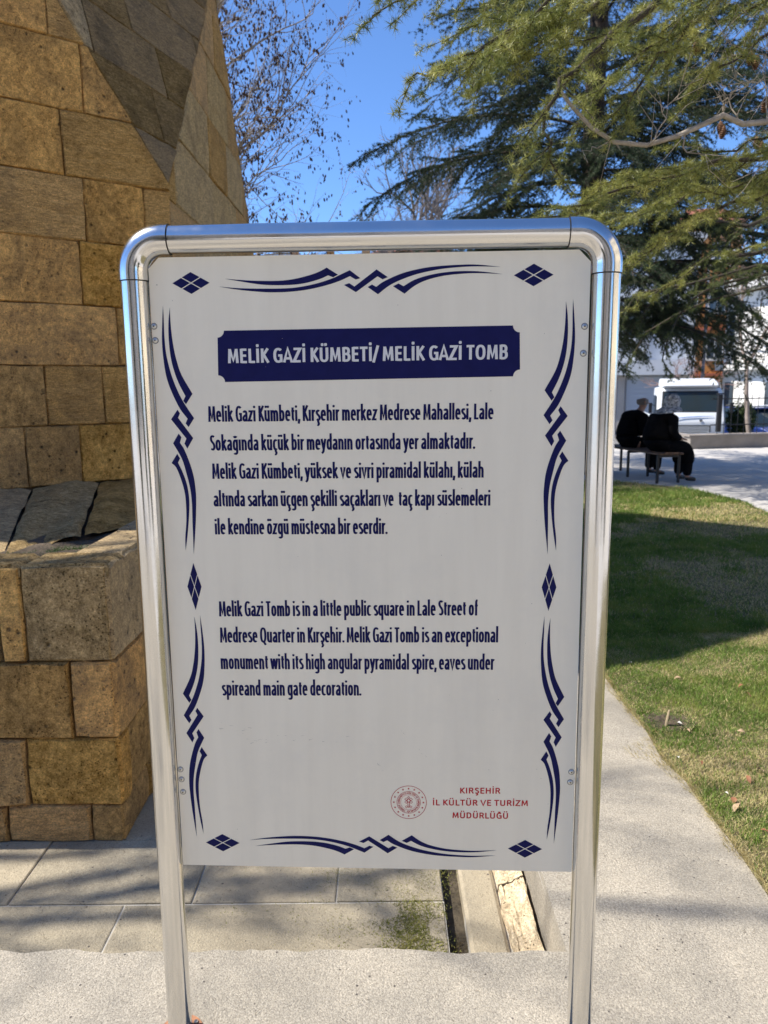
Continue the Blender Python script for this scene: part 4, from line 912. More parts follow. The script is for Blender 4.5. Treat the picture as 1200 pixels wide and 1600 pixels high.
def needles(name, P, Dn, L, w, n, mat, parent=None, up_=.35, out=.55, kind='stuff'):
    P = np.repeat(np.asarray(P), n, 0); Dn = np.repeat(np.asarray(Dn), n, 0); M_ = len(P); d = R.normal(size=(M_, 3)); d /= np.linalg.norm(d, axis=1)[:, None]
    d = d+Dn*out+np.array([0, 0, up_]); d /= np.linalg.norm(d, axis=1)[:, None]; q_ = R.normal(size=(M_, 3)); s_ = np.cross(d, q_); s_ /= np.linalg.norm(s_, axis=1)[:, None]+1e-9
    l_ = L*R.uniform(.65, 1.1, M_); s_ = s_*(w*R.uniform(.7, 1.2, M_))[:, None]; V = np.stack([P-s_, P+s_, P+d*l_[:, None]], 1).reshape(-1, 3)
    o = fastmesh(name, V, np.arange(M_*3).reshape(-1, 3), mat, parent)
    if kind: o['kind'] = kind
    return o
def tufts(o, full=True, smin=.7, smax=1.15):
    g_ = bpy.data.node_groups.new(o.name+'_tufts', 'GeometryNodeTree'); g_.interface.new_socket('Geometry', in_out='INPUT', socket_type='NodeSocketGeometry'); g_.interface.new_socket('Geometry', in_out='OUTPUT', socket_type='NodeSocketGeometry')
    nn = g_.nodes; ln = g_.links; gi = nn.new('NodeGroupInput'); go = nn.new('NodeGroupOutput'); na = nn.new('GeometryNodeInputNamedAttribute'); na.data_type = 'BOOLEAN'; na.inputs['Name'].default_value = 'proto'
    se = nn.new('GeometryNodeSeparateGeometry'); se.domain = 'POINT'; ln.new(gi.outputs[0], se.inputs[0]); ln.new(na.outputs['Attribute'], se.inputs['Selection'])
    mp_ = nn.new('GeometryNodeMeshToPoints'); ln.new(se.outputs['Inverted'], mp_.inputs['Mesh']); ip = nn.new('GeometryNodeInstanceOnPoints'); ln.new(mp_.outputs[0], ip.inputs['Points']); ln.new(se.outputs['Selection'], ip.inputs['Instance'])
    rv = nn.new('FunctionNodeRandomValue'); rv.data_type = 'FLOAT_VECTOR'; k = 6.283 if full else .35; rv.inputs[0].default_value = (0 if full else -k, 0 if full else -k, 0); rv.inputs[1].default_value = (k, k, 6.283); ln.new(rv.outputs[0], ip.inputs['Rotation'])
    rs = nn.new('FunctionNodeRandomValue'); rs.data_type = 'FLOAT'; rs.inputs[2].default_value = smin; rs.inputs[3].default_value = smax; ln.new(rs.outputs[1], ip.inputs['Scale'])
    ln.new(ip.outputs[0], go.inputs[0]); md = o.modifiers.new('tufts', 'NODES'); md.node_group = g_; o['kind'] = 'stuff'; return o
def proto_cloud(name, V, F, P, mat, parent, smooth=False):
    o = fastmesh(name, np.concatenate([V, P]), F, mat, parent, smooth); at_ = o.data.attributes.new('proto', 'BOOLEAN', 'POINT'); at_.data.foreach_set('value', np.concatenate([np.ones(len(V), bool), np.zeros(len(P), bool)])); return o
def rosettes(name, P, n, L, w, mat, parent, smin=.7, smax=1.15, up_=.0, seed=1):
    """needle tufts: the mesh holds one tuft and a cloud of points; geometry nodes set the tuft on every point"""
    rr = np.random.default_rng(seed); P = np.asarray(P, dtype=float); d = rr.normal(size=(n, 3)); d /= np.linalg.norm(d, axis=1)[:, None]
    s_ = np.cross(d, rr.normal(size=(n, 3))); s_ /= np.linalg.norm(s_, axis=1)[:, None]; l_ = L*rr.uniform(.7, 1.1, n); s_ *= w
    V = np.stack([-s_, s_, d*l_[:, None]], 1).reshape(-1, 3); F = np.arange(n*3).reshape(-1, 3)
    return tufts(proto_cloud(name, V, F, P, mat, parent), True, smin, smax)
def nrm(v): return v/(np.linalg.norm(v)+1e-9)
def bough(pts, r0, lat, nlat, S, ros, step, sub=True, droop=.12, rr=None, t0=.12, subl=.35):
    """a cedar bough: main limb, flat sprays of side twigs, needle rosettes along all of them"""
    rr = rr or R; pts = [np.array(p, float) for p in pts]; n = len(pts)
    for i in range(n-1):
        a_, b_ = i/(n-1), (i+1)/(n-1); S.append((pts[i], pts[i+1], r0*(1-a_*.85), r0*(1-b_*.85)))
    seglen = [np.linalg.norm(pts[i+1]-pts[i]) for i in range(n-1)]; tot = sum(seglen)
    def pos(t):
        d = t*tot
        for i in range(n-1):
            if d <= seglen[i] or i == n-2: return pts[i]+(pts[i+1]-pts[i])*min(1, d/seglen[i]), nrm(pts[i+1]-pts[i])
            d -= seglen[i]
    def twig(p, d, L, r, lev):
        q_ = p.copy(); k = max(2, int(L/.09)); dd = d.copy(); prev = q_
        for s in range(k):
            dd = nrm(dd+rr.normal(0, .10, 3)+np.array([0, 0, -droop*.35])); q2 = prev+dd*L/k; S.append((prev, q2, r*(1-s/k*.7), r*(1-(s+1)/k*.7)))
            m_ = max(1, int(L/k/step))
            for u_ in range(m_): ros.append((prev+(q2-prev)*(u_+rr.random())/m_, dd))
            if lev and s >= 0:
                for sg in (-1, 1):
                    if rr.random() < .8:
                        sd = nrm(np.cross(dd, [0, 0, 1.])*sg+dd*.9+rr.normal(0, .15, 3)); twig(q2, sd, L*subl*(1-.5*s/k)*rr.uniform(.6, 1.1), r*.45, 0)
            prev = q2
    for i in range(nlat):
        t = t0+(1-t0)*(i+rr.random()*.6)/nlat; p, d = pos(min(t, .999)); sg = 1 if i % 2 else -1
        side = nrm(np.cross(d, [0, 0, 1.]))*sg; L = lat*(1-.62*t)*rr.uniform(.6, 1.15); twig(p, nrm(side*.95+d*.75+np.array([0, 0, rr.normal(0, .12)])), L, r0*.28*(1-.5*t)+.001, 1 if sub else 0)
    for i in range(int(tot/step*.8)):
        t = t0*.7+(1-t0*.7)*rr.random(); p, d = pos(min(t, .999)); ros.append((p, d))
bark_d = plain('cedar_bark', (.065, .048, .036), .95, var=.45, scale=12, bump=.8, bscale=30, bdist=.02)
twig_d = plain('cedar_twig', (.055, .042, .03), .9, var=.3, scale=20)
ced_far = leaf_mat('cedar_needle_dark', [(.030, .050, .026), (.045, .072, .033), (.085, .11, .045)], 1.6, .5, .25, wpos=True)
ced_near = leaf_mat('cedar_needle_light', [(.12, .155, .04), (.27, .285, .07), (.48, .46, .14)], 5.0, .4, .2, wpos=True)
def limb(p0, az, L, rise, droop, n=7, wob=.05, rr=None):
    rr = rr or R; pts = [np.array(p0, float)]; d = np.array([math.cos(az), math.sin(az), rise])
    for i in range(n):
        d = d+np.array([rr.normal(0, wob), rr.normal(0, wob), -droop/n*1.6]); pts.append(pts[-1]+nrm(d)*L/n)
    return pts
# the big cedar on the square
T1 = np.array([3.55, 13.6, -.03]); ced = empty('cedar_tree', tuple(T1)); tag(ced, 'tall dark blue-green cedar with level layered boughs, upright trunk right of the sign top', 'tree')
def rel(S, o): return [(np.array(s[0])-o, np.array(s[1])-o, s[2], s[3]) for s in S]
tS = []; pz = [T1+np.array([0, 0, z_]) for z_ in np.linspace(0, 15.5, 16)]
for i in range(15): pz[i+1] = pz[i+1]+np.array([R.normal(0, .03), R.normal(0, .03), 0])
m = MB(); m.tube([tuple(p-T1) for p in pz], [.24*(1-.93*i/15)+.012 for i in range(16)], 14); m.build('trunk', bark_d, ced, smooth=True)
r1 = np.random.default_rng(11); S = []; ros = []; z_ = 2.35; az = .3; bl = []
while z_ < 14.8:
    f_ = (z_-2.3)/12.5; L = (3.9*(1-f_)**.75+.35)*r1.uniform(.75, 1.12)*(1.15 if z_ > 3.2 else .85); az += 2.399+r1.normal(0, .25)
    S2 = []; pts = limb(T1+np.array([0, 0, z_]), az, L, .28*(1-f_)+.05+f_*.6, .62, 8, .05, r1)
    bough(pts, .034*(1-f_)+.008, 1.35*(1-f_*.6), int(L*9.5), S2, ros, .038, True, .22, r1, t0=.16, subl=.5); S += S2; z_ += (.082 if z_ < 6.5 else .112)+.05*f_
k0 = len(S); A_ = rel(S, T1); segmesh('limbs', A_, twig_d, ced, 3)['kind'] = 'stuff'
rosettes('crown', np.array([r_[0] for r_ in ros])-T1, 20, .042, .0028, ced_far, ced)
print('T1 rosettes', len(ros), 'segs', len(S))
# hanging brown-red old shoots
# the near cedar: trunk right of the frame, long boughs reach over the sign
T2 = np.array([4.9, 3.9, -.03]); c2 = empty('cedar_tree', tuple(T2)); tag(c2, 'near yellow-green cedar whose needle-tufted boughs hang in from the upper right', 'tree')
m = MB(); tk = [(0, 0, 0), (.03, .02, 1.5), (-.02, .05, 3), (.02, 0, 5), (0, .04, 7), (.05, 0, 9.5)]; m.tube(tk, [.26, .22, .19, .14, .09, .02], 14); m.build('trunk', bark_d, c2, smooth=True)
r2 = np.random.default_rng(3); S = []; ros = []
def near(pix, r0, lat, nlat, z0=None, step=.017, **kw):
    pts = [np.array(at(*q_)) for q_ in pix]
    if z0 is not None:
        st = T2+np.array([0, 0, z0]); a_ = pts[0]; pts = [st, st*.6+a_*.4+np.array([0, 0, .18]), st*.25+a_*.75+np.array([0, 0, .15])]+pts
    # densify with slight wobble
    out = [pts[0]]
    for a_, b_ in zip(pts[:-1], pts[1:]):
        for t in (.33, .66, 1): out.append(a_+(b_-a_)*t+r2.normal(0, .012, 3))
    bough(out, r0, lat, nlat, S, ros, step, True, .30, r2, t0=kw.pop('t0', .42 if z0 is not None else .05), subl=kw.pop('subl', .38)); return out
near([(1120, -60, 3.3), (1010, 20, 3.15), (940, 75, 3.05), (880, 125, 2.95), (858, 200, 2.92), (850, 262, 2.9)], .022, .50, 46, 4.0)
near([(1060, -110, 3.3), (960, -60, 3.1), (860, 0, 2.95), (760, 70, 2.85), (690, 105, 2.8), (640, 128, 2.78)], .016, .46, 44, 4.2)
near([(1000, -190, 3.3), (900, -130, 3.1), (780, -60, 3.0), (680, -12, 2.9), (580, 18, 2.85)], .015, .42, 38, 4.4)
near([(1180, -60, 3.6), (1100, 30, 3.5), (1030, 90, 3.4), (990, 150, 3.35), (975, 205, 3.3)], .016, .46, 36, 3.9)
near([(1260, 10, 3.8), (1190, 60, 3.7), (1120, 100, 3.6), (1080, 160, 3.5)], .014, .36, 22, 3.7)
near([(940, 0, 3.3), (880, 40, 3.3), (800, 60, 3.2), (760, 90, 3.2)], .010, .36, 26)
near([(1290, 215, 3.9), (1190, 250, 3.8), (1090, 262, 3.7), (1000, 290, 3.6), (920, 315, 3.5), (840, 345, 3.45)], .018, .50, 44, 3.1)
near([(1290, 260, 4.3), (1200, 300, 4.2), (1110, 330, 4.0), (1040, 370, 3.95), (985, 420, 3.9)], .016, .46, 36, 2.9)
near([(1290, 150, 4.4), (1200, 215, 4.3), (1120, 240, 4.2), (1060, 225, 4.1)], .014, .38, 22, 3.4)
near([(1290, 360, 5.4), (1200, 380, 5.3), (1120, 395, 5.2), (1060, 430, 5.1), (1000, 470, 5.0), (965, 500, 5.0)], .010, .28, 16, 2.6)
near([(1010, -120, 3.5), (930, -40, 3.4), (850, 30, 3.3), (780, 100, 3.3), (740, 150, 3.25)], .012, .42, 40, 4.3)
near([(1200, -90, 4.2), (1120, -20, 4.1), (1040, 60, 4.0), (950, 130, 3.9), (900, 200, 3.9)], .014, .5, 44, 4.4)
near([(1270, -40, 4.6), (1180, 10, 4.5), (1100, 50, 4.4), (1020, 110, 4.3)], .014, .5, 40, 4.3)
near([(1150, -160, 3.9), (1050, -100, 3.8), (950, -50, 3.7), (860, -10, 3.6)], .014, .5, 40, 4.7)
near([(1290, 240, 4.6), (1180, 290, 4.5), (1080, 300, 4.4), (980, 330, 4.3), (900, 350, 4.3)], .014, .5, 44, 3.2)
for (x0, y0, D0, x1, y1, z0) in [(1240, -30, 4.4, 1090, 140, 4.2), (1190, -120, 4.2, 960, 60, 4.6), (1060, -140, 3.6, 820, 70, 4.4), (960, -160, 3.6, 720, 60, 4.6), (1290, 220, 4.4, 1010, 345, 3.1), (1290, 200, 4.2, 930, 300, 3.2), (1100, -80, 4.6, 900, 110, 4.9)]:
    near([(x0+(x1-x0)*t, y0+(y1-y0)*t+14*math.sin(5*t), D0-.35*t) for t in (0, .25, .5, .75, 1)], .012, .46, 38, z0)
# the bare grey limb with its broken twigs
bare = [(1330, 170, 3.9), (1200, 190, 3.7), (1160, 194, 3.65), (1130, 180, 3.6), (1095, 196, 3.55), (1060, 212, 3.5), (1010, 227, 3.45), (960, 222, 3.4), (925, 200, 3.35), (895, 168, 3.3), (870, 135, 3.28)]
pts = [T2+np.array([0, 0, 3.3])]+[np.array(at(*q_)) for q_ in bare]
mB = MB(); mB.tube([tuple(p-T2) for p in pts], [.035, .017]+[.0125-.0006*i for i in range(10)], 8)
bl_ = plain('bare_limb_bark', (.36, .31, .25), .85, var=.3, scale=30, bump=.4)
SB = []
for (a_, b_, n_) in [((1130, 182, 3.6), (1150, 110, 3.6), 5), ((1060, 212, 3.5), (1110, 262, 3.5), 4), ((1010, 227, 3.45), (1068, 130, 3.45), 5), ((960, 222, 3.4), (915, 232, 3.4), 3), ((1200, 190, 3.7), (1190, 60, 3.8), 6), ((1160, 194, 3.65), (1100, 100, 3.7), 6), ((1240, 180, 3.8), (1170, 20, 3.9), 7), ((1250, 180, 3.8), (1190, 260, 3.9), 6), ((1200, 100, 3.8), (1130, 60, 3.8), 5), ((1230, 120, 3.8), (1120, 150, 3.8), 6)]:
    p0, p1 = np.array(at(*a_)), np.array(at(*b_)); prev = p0
    for i in range(n_*2):
        q2 = p0+(p1-p0)*(i+1)/(n_*2)+r2.normal(0, .012, 3); SB.append((prev, q2, .0035*(1-i/(n_*2.5)), .0035*(1-(i+1)/(n_*2.5)))); 
        if r2.random() < .8: e2 = q2+nrm(nrm(p1-p0)+r2.normal(0, .8, 3))*r2.uniform(.05, .18); SB.append((q2, e2, .0018, .0009)); SB.append((e2, e2+nrm(e2-q2+r2.normal(0, .05, 3))*.06, .0009, .0006))
        prev = q2
mB.build('bare_limb', bl_, c2, smooth=True)
segmesh('bare_twigs', rel(SB, T2), bl_, c2, 4)['kind'] = 'stuff'
# the rest of this tree's crown, beyond the frame
for i in range(26):
    z_ = 3.2+i*.22; L = 2.6*(1-(i/30)); az = i*2.4
    if math.cos(az) < -.2 and math.sin(az) < .7: L *= .45
    S2 = []; r3 = []; bough(limb(T2+np.array([0, 0, z_]), az, L, .3, .5, 6, .05, r2), .04, .8, 12, S, r3, .09, False, .15, r2)
    ros += r3[::2]
segmesh('limbs', rel(S, T2), twig_d, c2, 5)['kind'] = 'stuff'
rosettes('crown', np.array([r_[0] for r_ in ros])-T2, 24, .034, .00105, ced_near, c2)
print('T2 rosettes', len(ros), 'segs', len(S))
cone_m = plain('cedar_cone', (.16, .075, .035), .8, var=.4, scale=60)
for q_ in [(1088, 76, 4.3), (1172, 92, 4.5), (1181, 99, 4.5), (1196, 165, 4.2), (1126, 200, 4.8), (1129, 208, 4.8), (1182, 224, 5.0), (1189, 230, 5.0)]:
    p = at(*q_)-Vector(T2); m = MB(); prof = [(.003, -.03)]
    for k in range(7): prof += [(.011+.010*math.sin(math.pi*(k+.5)/7), -.026+k*.0085), (.007+.009*math.sin(math.pi*(k+.5)/7), -.021+k*.0085)]
    m.lathe(prof+[(.002, .038)], (0, 0, 0), 9, Matrix.Translation(p) @ Matrix.Rotation(rng.uniform(-.5, .5), 4, 'X')); m.build('cone', cone_m, c2)
# third cedar behind, to the right: the boughs that droop in front of the houses
T3 = np.array([6.6, 9.6, -.03]); c3 = empty('cedar_tree', tuple(T3)); tag(c3, 'cedar between the lawn and the houses with low boughs drooping over the two seated people', 'tree')
m = MB(); m.tube([(0, 0, 0), (.04, 0, 2), (0, .05, 4), (.05, 0, 7), (0, 0, 10.5)], [.22, .19, .15, .1, .02], 12); m.build('trunk', bark_d, c3, smooth=True)
r4 = np.random.default_rng(8); S = []; ros = []
def far3(pix, z0, r0, lat, nlat, step=.03):
    st = T3+np.array([0, 0, z0]); pts = [np.array(at(*q_)) for q_ in pix]; pts = [st, st*.5+pts[0]*.5+np.array([0, 0, .15])]+pts; out = [pts[0]]
    for a_, b_ in zip(pts[:-1], pts[1:]):
        for t in (.5, 1): out.append(a_+(b_-a_)*t+r4.normal(0, .02, 3))
    bough(out, r0, lat, nlat, S, ros, step, True, .32, r4, t0=.25)
far3([(1180, 395, 8.3), (1110, 400, 8.1), (1060, 430, 8), (1020, 470, 8), (985, 520, 8)], 3.4, .03, .8, 30)
far3([(1170, 350, 8.0), (1080, 350, 7.8), (1010, 390, 7.6), (970, 440, 7.5)], 3.8, .03, .8, 30)
far3([(1180, 430, 8.6), (1120, 445, 8.4), (1080, 470, 8.3), (1040, 530, 8.3), (1030, 560, 8.3), (1062, 592, 8.3)], 3.0, .022, .5, 24)
far3([(1190, 470, 8.8), (1190, 500, 8.6)], 2.9, .015, .3, 10)
far3([(1170, 440, 8.3), (1130, 450, 8.0), (1150, 480, 8.0), (1195, 500, 8.0)], 3.0, .014, .3, 14)
far3([(1080, 440, 9.2), (1000, 460, 9.0), (960, 500, 8.9), (940, 540, 8.9)], 3.1, .025, .7, 26)
far3([(1100, 470, 9.3), (1010, 520, 9.2), (985, 560, 9.2), (980, 585, 9.2)], 2.9, .018, .35, 18)
z_ = 4.2; az = 0
while z_ < 10:
    L = (2.7*(1-(z_-3.4)/7.2)**.8+.3)*r4.uniform(.8, 1.1); az += 2.4; bough(limb(T3+np.array([0, 0, z_]), az, L, .25, .6, 7, .05, r4), .03, .9, int(L*8), S, ros, .05, True, .16, r4); z_ += .2
segmesh('limbs', rel(S, T3), twig_d, c3, 3)['kind'] = 'stuff'
ced_mid = leaf_mat('cedar_needle_mid', [(.06, .085, .03), (.11, .14, .04), (.19, .21, .06)], 2.5, .5, .3, wpos=True)
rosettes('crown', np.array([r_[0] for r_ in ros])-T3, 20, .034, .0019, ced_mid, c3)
print('T3 rosettes', len(ros), 'segs', len(S))

# leafless trees
def bare_tree(base, h, spread, seed, r0, levels=5, forks=(2, 3), up_=.5, lean=(0, 0), droop=0, wob=.16, l0=.34, ratio=.72, first=.0):
    rr = np.random.default_rng(seed); S = []; tips = []
    def grow(p, d, L, r, lev):
        k = 4 if lev < levels-1 else 3; prev = p
        for s in range(k):
            d = nrm(d+rr.normal(0, wob, 3)*(.5+.2*lev)+np.array([0, 0, up_*.12-droop*lev*.06])); q_ = prev+d*L/k; ra = r*(1-.35*s/k); rb = r*(1-.35*(s+1)/k); S.append((prev, q_, ra, rb)); prev = q_
            if lev >= 1 and lev < levels and rr.random() < .55: grow(q_, nrm(d+rr.normal(0, spread, 3)), L*ratio*rr.uniform(.5, .9), rb*.5, lev+1)
        if lev >= levels: tips.append((prev, d)); return
        for _ in range(rr.integers(forks[0], forks[1]+1)): grow(prev, nrm(d+rr.normal(0, spread, 3)+np.array([0, 0, .1])), L*ratio*rr.uniform(.75, 1.1), r*.62, lev+1)
    grow(np.array(base, float), nrm(np.array([lean[0], lean[1], 1.])), h*l0, r0, 0); return S, tips
def plant_tree(base, S, mat, label, parent_tag='tree', k=4, group=None, split=.03):
    B = np.array(base, float); e_ = empty('bare_tree', tuple(B)); tag(e_, label, parent_tag, group); A_ = rel(S, B)
    big = [s for s in A_ if s[2] > split*.5]; small = [s for s in A_ if s[2] <= split*.5]
    if big: segmesh('trunk', big, mat, e_, 8)
    segmesh('twigs', small, mat, e_, 3)['kind'] = 'stuff'; return e_
birch_bark = plain('pale_bark', (.42, .36, .29), .85, var=.35, scale=16)
# alder full of last year's cones, behind the tomb
def alder():
    B = np.array([-3.55, 13.4, -.03]); rr = np.random.default_rng(19); S = []; cones = []
    top = [B+np.array([.02*i+.05*math.sin(i), 0, i*.72]) for i in range(14)]
    for i in range(13): S.append((top[i], top[i+1], .15*(1-i/15), .15*(1-(i+1)/15)))
    def tw(p, d, L, r, lev):
        k = max(3, int(L/.16)); prev = p
        for s in range(k):
            d = nrm(d+rr.normal(0, .13, 3)+np.array([0, 0, .05 if lev < 2 else -.03])); q_ = prev+d*L/k; S.append((prev, q_, r*(1-.7*s/k), r*(1-.7*(s+1)/k))); prev = q_
            if lev < 3 and s > 0 and rr.random() < (.85 if lev < 2 else .5): tw(q_, nrm(d*.8+rr.normal(0, .55, 3)), L*.45*rr.uniform(.5, 1.1), r*.5*(1-.4*s/k), lev+1)
            if lev >= 2 and rr.random() < .33: 
                for _ in range(rr.integers(0, 3)): cones.append(q_+rr.normal(0, .02, 3)+np.array([0, 0, -.05]))
        if lev >= 2 and rr.random() < .6: 
            for _ in range(2): cones.append(prev+rr.normal(0, .03, 3)+np.array([0, 0, -.05]))
    for i in range(62):
        z_ = 1.4+i*.125; az = rr.uniform(-1.1, .6) if i % 4 else rr.uniform(0, 6.28); L = rr.uniform(2.0, 3.5)*(1.0 if z_ > 2.5 else .8)
        if z_ > 6.6: L *= .72
        tw(B+np.array([.1, 0, z_]), nrm(np.array([math.cos(az), math.sin(az), rr.uniform(.05, .75)])), L, .030*rr.uniform(.6, 1.1), 0)
    e_ = plant_tree(B, S, birch_bark, 'leafless pale-barked alder hung with small dark cones beside the tomb wall')
    C = np.array(cones)-B; nh = 7; V = []; rings = [(-.040, .002), (-.030, .011), (-.012, .0155), (.008, .0145), (.022, .008), (.028, .001)]
    for zz, r_ in rings:
        for k in range(nh): V.append((r_*math.cos(6.283*k/nh), r_*math.sin(6.283*k/nh), zz))
    F = [(a_*nh+k, a_*nh+(k+1) % nh, (a_+1)*nh+(k+1) % nh, (a_+1)*nh+k) for a_ in range(len(rings)-1) for k in range(nh)]
    tufts(proto_cloud('cones', np.array(V), np.array(F), C, plain('alder_cone', (.075, .038, .022), .85, var=.4, scale=30), e_, True), False, .35, .95); print('alder', len(S), len(C))
alder()
grey_bark = plain('grey_bark', (.19, .155, .13), .9, var=.3, scale=8)
pink_bark = plain('plane_bark', (.34, .27, .22), .9, var=.3, scale=8)
S, _ = bare_tree((1.2, 40, -.78), 16.5, .42, 4, .26, 6, up_=.7, l0=.30, ratio=.70); plant_tree((1.2, 40, -.78), S, grey_bark, 'broad leafless tree far off, seen above the middle of the sign', split=.05)
S, _ = bare_tree((3.4, 42, -.78), 15.5, .42, 14, .24, 6, up_=.7, l0=.30, ratio=.70); plant_tree((3.4, 42, -.78), S, grey_bark, 'leafless tree far off, standing behind the left side of the big cedar', split=.05)
S, _ = bare_tree((9.35, 19.6, -.78), 8.0, .40, 23, .075, 6, up_=.9, l0=.34, ratio=.68); plant_tree((9.35, 19.6, -.78), S, pink_bark, 'slim pale leafless tree behind the fence at the right frame edge', split=.03)
S, _ = bare_tree((9.6, 23.5, -.78), 4.4, .45, 31, .06, 5, up_=.6, l0=.34, ratio=.68); plant_tree((9.6, 23.5, -.78), S, plain('reddish_bark', (.30, .20, .17), .9), 'small reddish leafless tree between the white truck and the white apartment house', split=.03)
# a leafless tree left of the frame; its shadow mottles the slab and the sunken paving
S, _ = bare_tree((-7.6, 2.0, 0), 11.5, .42, 6, .09, 5, up_=.6, l0=.30, ratio=.70, lean=(.05, .0)); plant_tree((-7.4, 2.2, 0), S, grey_bark, 'leafless tree left of the frame that throws the mottled shade on the paving', split=.03)

S, _ = bare_tree((-6.2, .9, 0), 9, .46, 27, .04, 5, up_=.5, l0=.30, ratio=.72, lean=(.03, .03)); plant_tree((-6.2, .9, 0), S, grey_bark, 'slender leafless tree left of the camera, outside the frame', split=.03)
ev_m = leaf_mat('hedge_leaf', [(.02, .035, .015), (.04, .06, .02), (.07, .09, .03)], 3)  # dark evergreens added out of view to put bands in the steel's reflections
for i_, (ex, ey, eh) in enumerate(((-3.4, -5.2, 5.2), (2.6, -6.6, 6.0), (5.2, -3.6, 4.4))):
    ev = empty('evergreen_tree', (ex, ey, -.03)); tag(ev, ['dark conical evergreen behind the camera on the left', 'tallest dark conical evergreen straight behind the camera', 'smallest conical evergreen behind the camera on the right'][i_], 'tree')
    rr5 = np.random.default_rng(40+i_); n5 = 9000; zt = rr5.random(n5)**1.2; a5 = rr5.uniform(0, 6.28, n5); q5 = (1-zt)**.7*(.85+.12*np.sin(a5*5+zt*9))*rr5.random(n5)**.25
    Pq = np.stack([q5*np.cos(a5), q5*np.sin(a5), .3+zt*(eh-.3)], 1); needles('foliage', Pq, Pq*0, .12, .03, 5, ev_m, ev); m = MB(); m.tube([(0, 0, 0), (0, 0, eh*.8)], [.09, .02], 8); m.build('trunk', bark_d, ev)
# ================================================================== PEOPLE ON THE BENCH
def skin(name, pts, edges, radii, mat, parent, sub=2, root=0):
    me = bpy.data.meshes.new(name); me.from_pydata([tuple(p) for p in pts], edges, []); o = bpy.data.objects.new(name, me); COL.objects.link(o)
    o.modifiers.new('skin', 'SKIN'); 
    for i, r_ in enumerate(radii):
        sv = me.skin_vertices[0].data[i]; sv.radius = r_ if hasattr(r_, '__len__') else (r_, r_); sv.use_root = (i == root)
    s_ = o.modifiers.new('sub', 'SUBSURF'); s_.levels = s_.render_levels = sub; bpy.context.view_layer.update()
    m2 = bpy.data.meshes.new_from_object(o.evaluated_get(bpy.context.evaluated_depsgraph_get())); bpy.data.objects.remove(o)
    m2.materials.clear(); m2.materials.append(mat); m2.polygons.foreach_set('use_smooth', [True]*len(m2.polygons)); o = bpy.data.objects.new(name, m2); COL.objects.link(o); o.parent = parent; return o
def chainify(chains):
    """list of ([(x,y,z,r),...]) sharing points by equality"""
    P = []; E = []; R_ = []; idx = {}
    for ch in chains:
        prev = None
        for x, y, z, r_ in ch:
            k = (round(x, 4), round(y, 4), round(z, 4))
            if k not in idx: idx[k] = len(P); P.append((x, y, z)); R_.append(r_)
            i = idx[k]
            if prev is not None and prev != i: E.append((prev, i))
            prev = i
    return P, E, R_
FX = Vector((.97, .22, 0)).normalized(); BENCH0 = Vector((4.25, 11.88, 0))
BRZ = math.atan2(FX.y, FX.x)             # local +x = the way they face, local +y = along the bench
bench = empty('park_bench', tuple(BENCH0)+(), BRZ); bench.location = BENCH0
tag(bench, 'low dark backless bench with two seated people at the far edge of the lawn', 'bench')
iron = plain('dark_iron', (.018, .018, .02), .5, .3); wood = plain('bench_wood', (.10, .055, .03), .6, var=.35, scale=14)
for k in range(5):
    m = MB(); m.box((.05+k*.088, .90, .462), (.078, 1.86, .03), bev=.006); m.build('slat', wood, bench)
for y in (.03, .90, 1.77):
    for x in (.03, .40):
        m = MB(); m.box((x, y, .215), (.035, .04, .43), bev=.004); m.build('leg', iron, bench)
    m = MB(); m.box((.215, y, .425), (.40, .04, .035), bev=.004); m.build('crossbar', iron, bench)
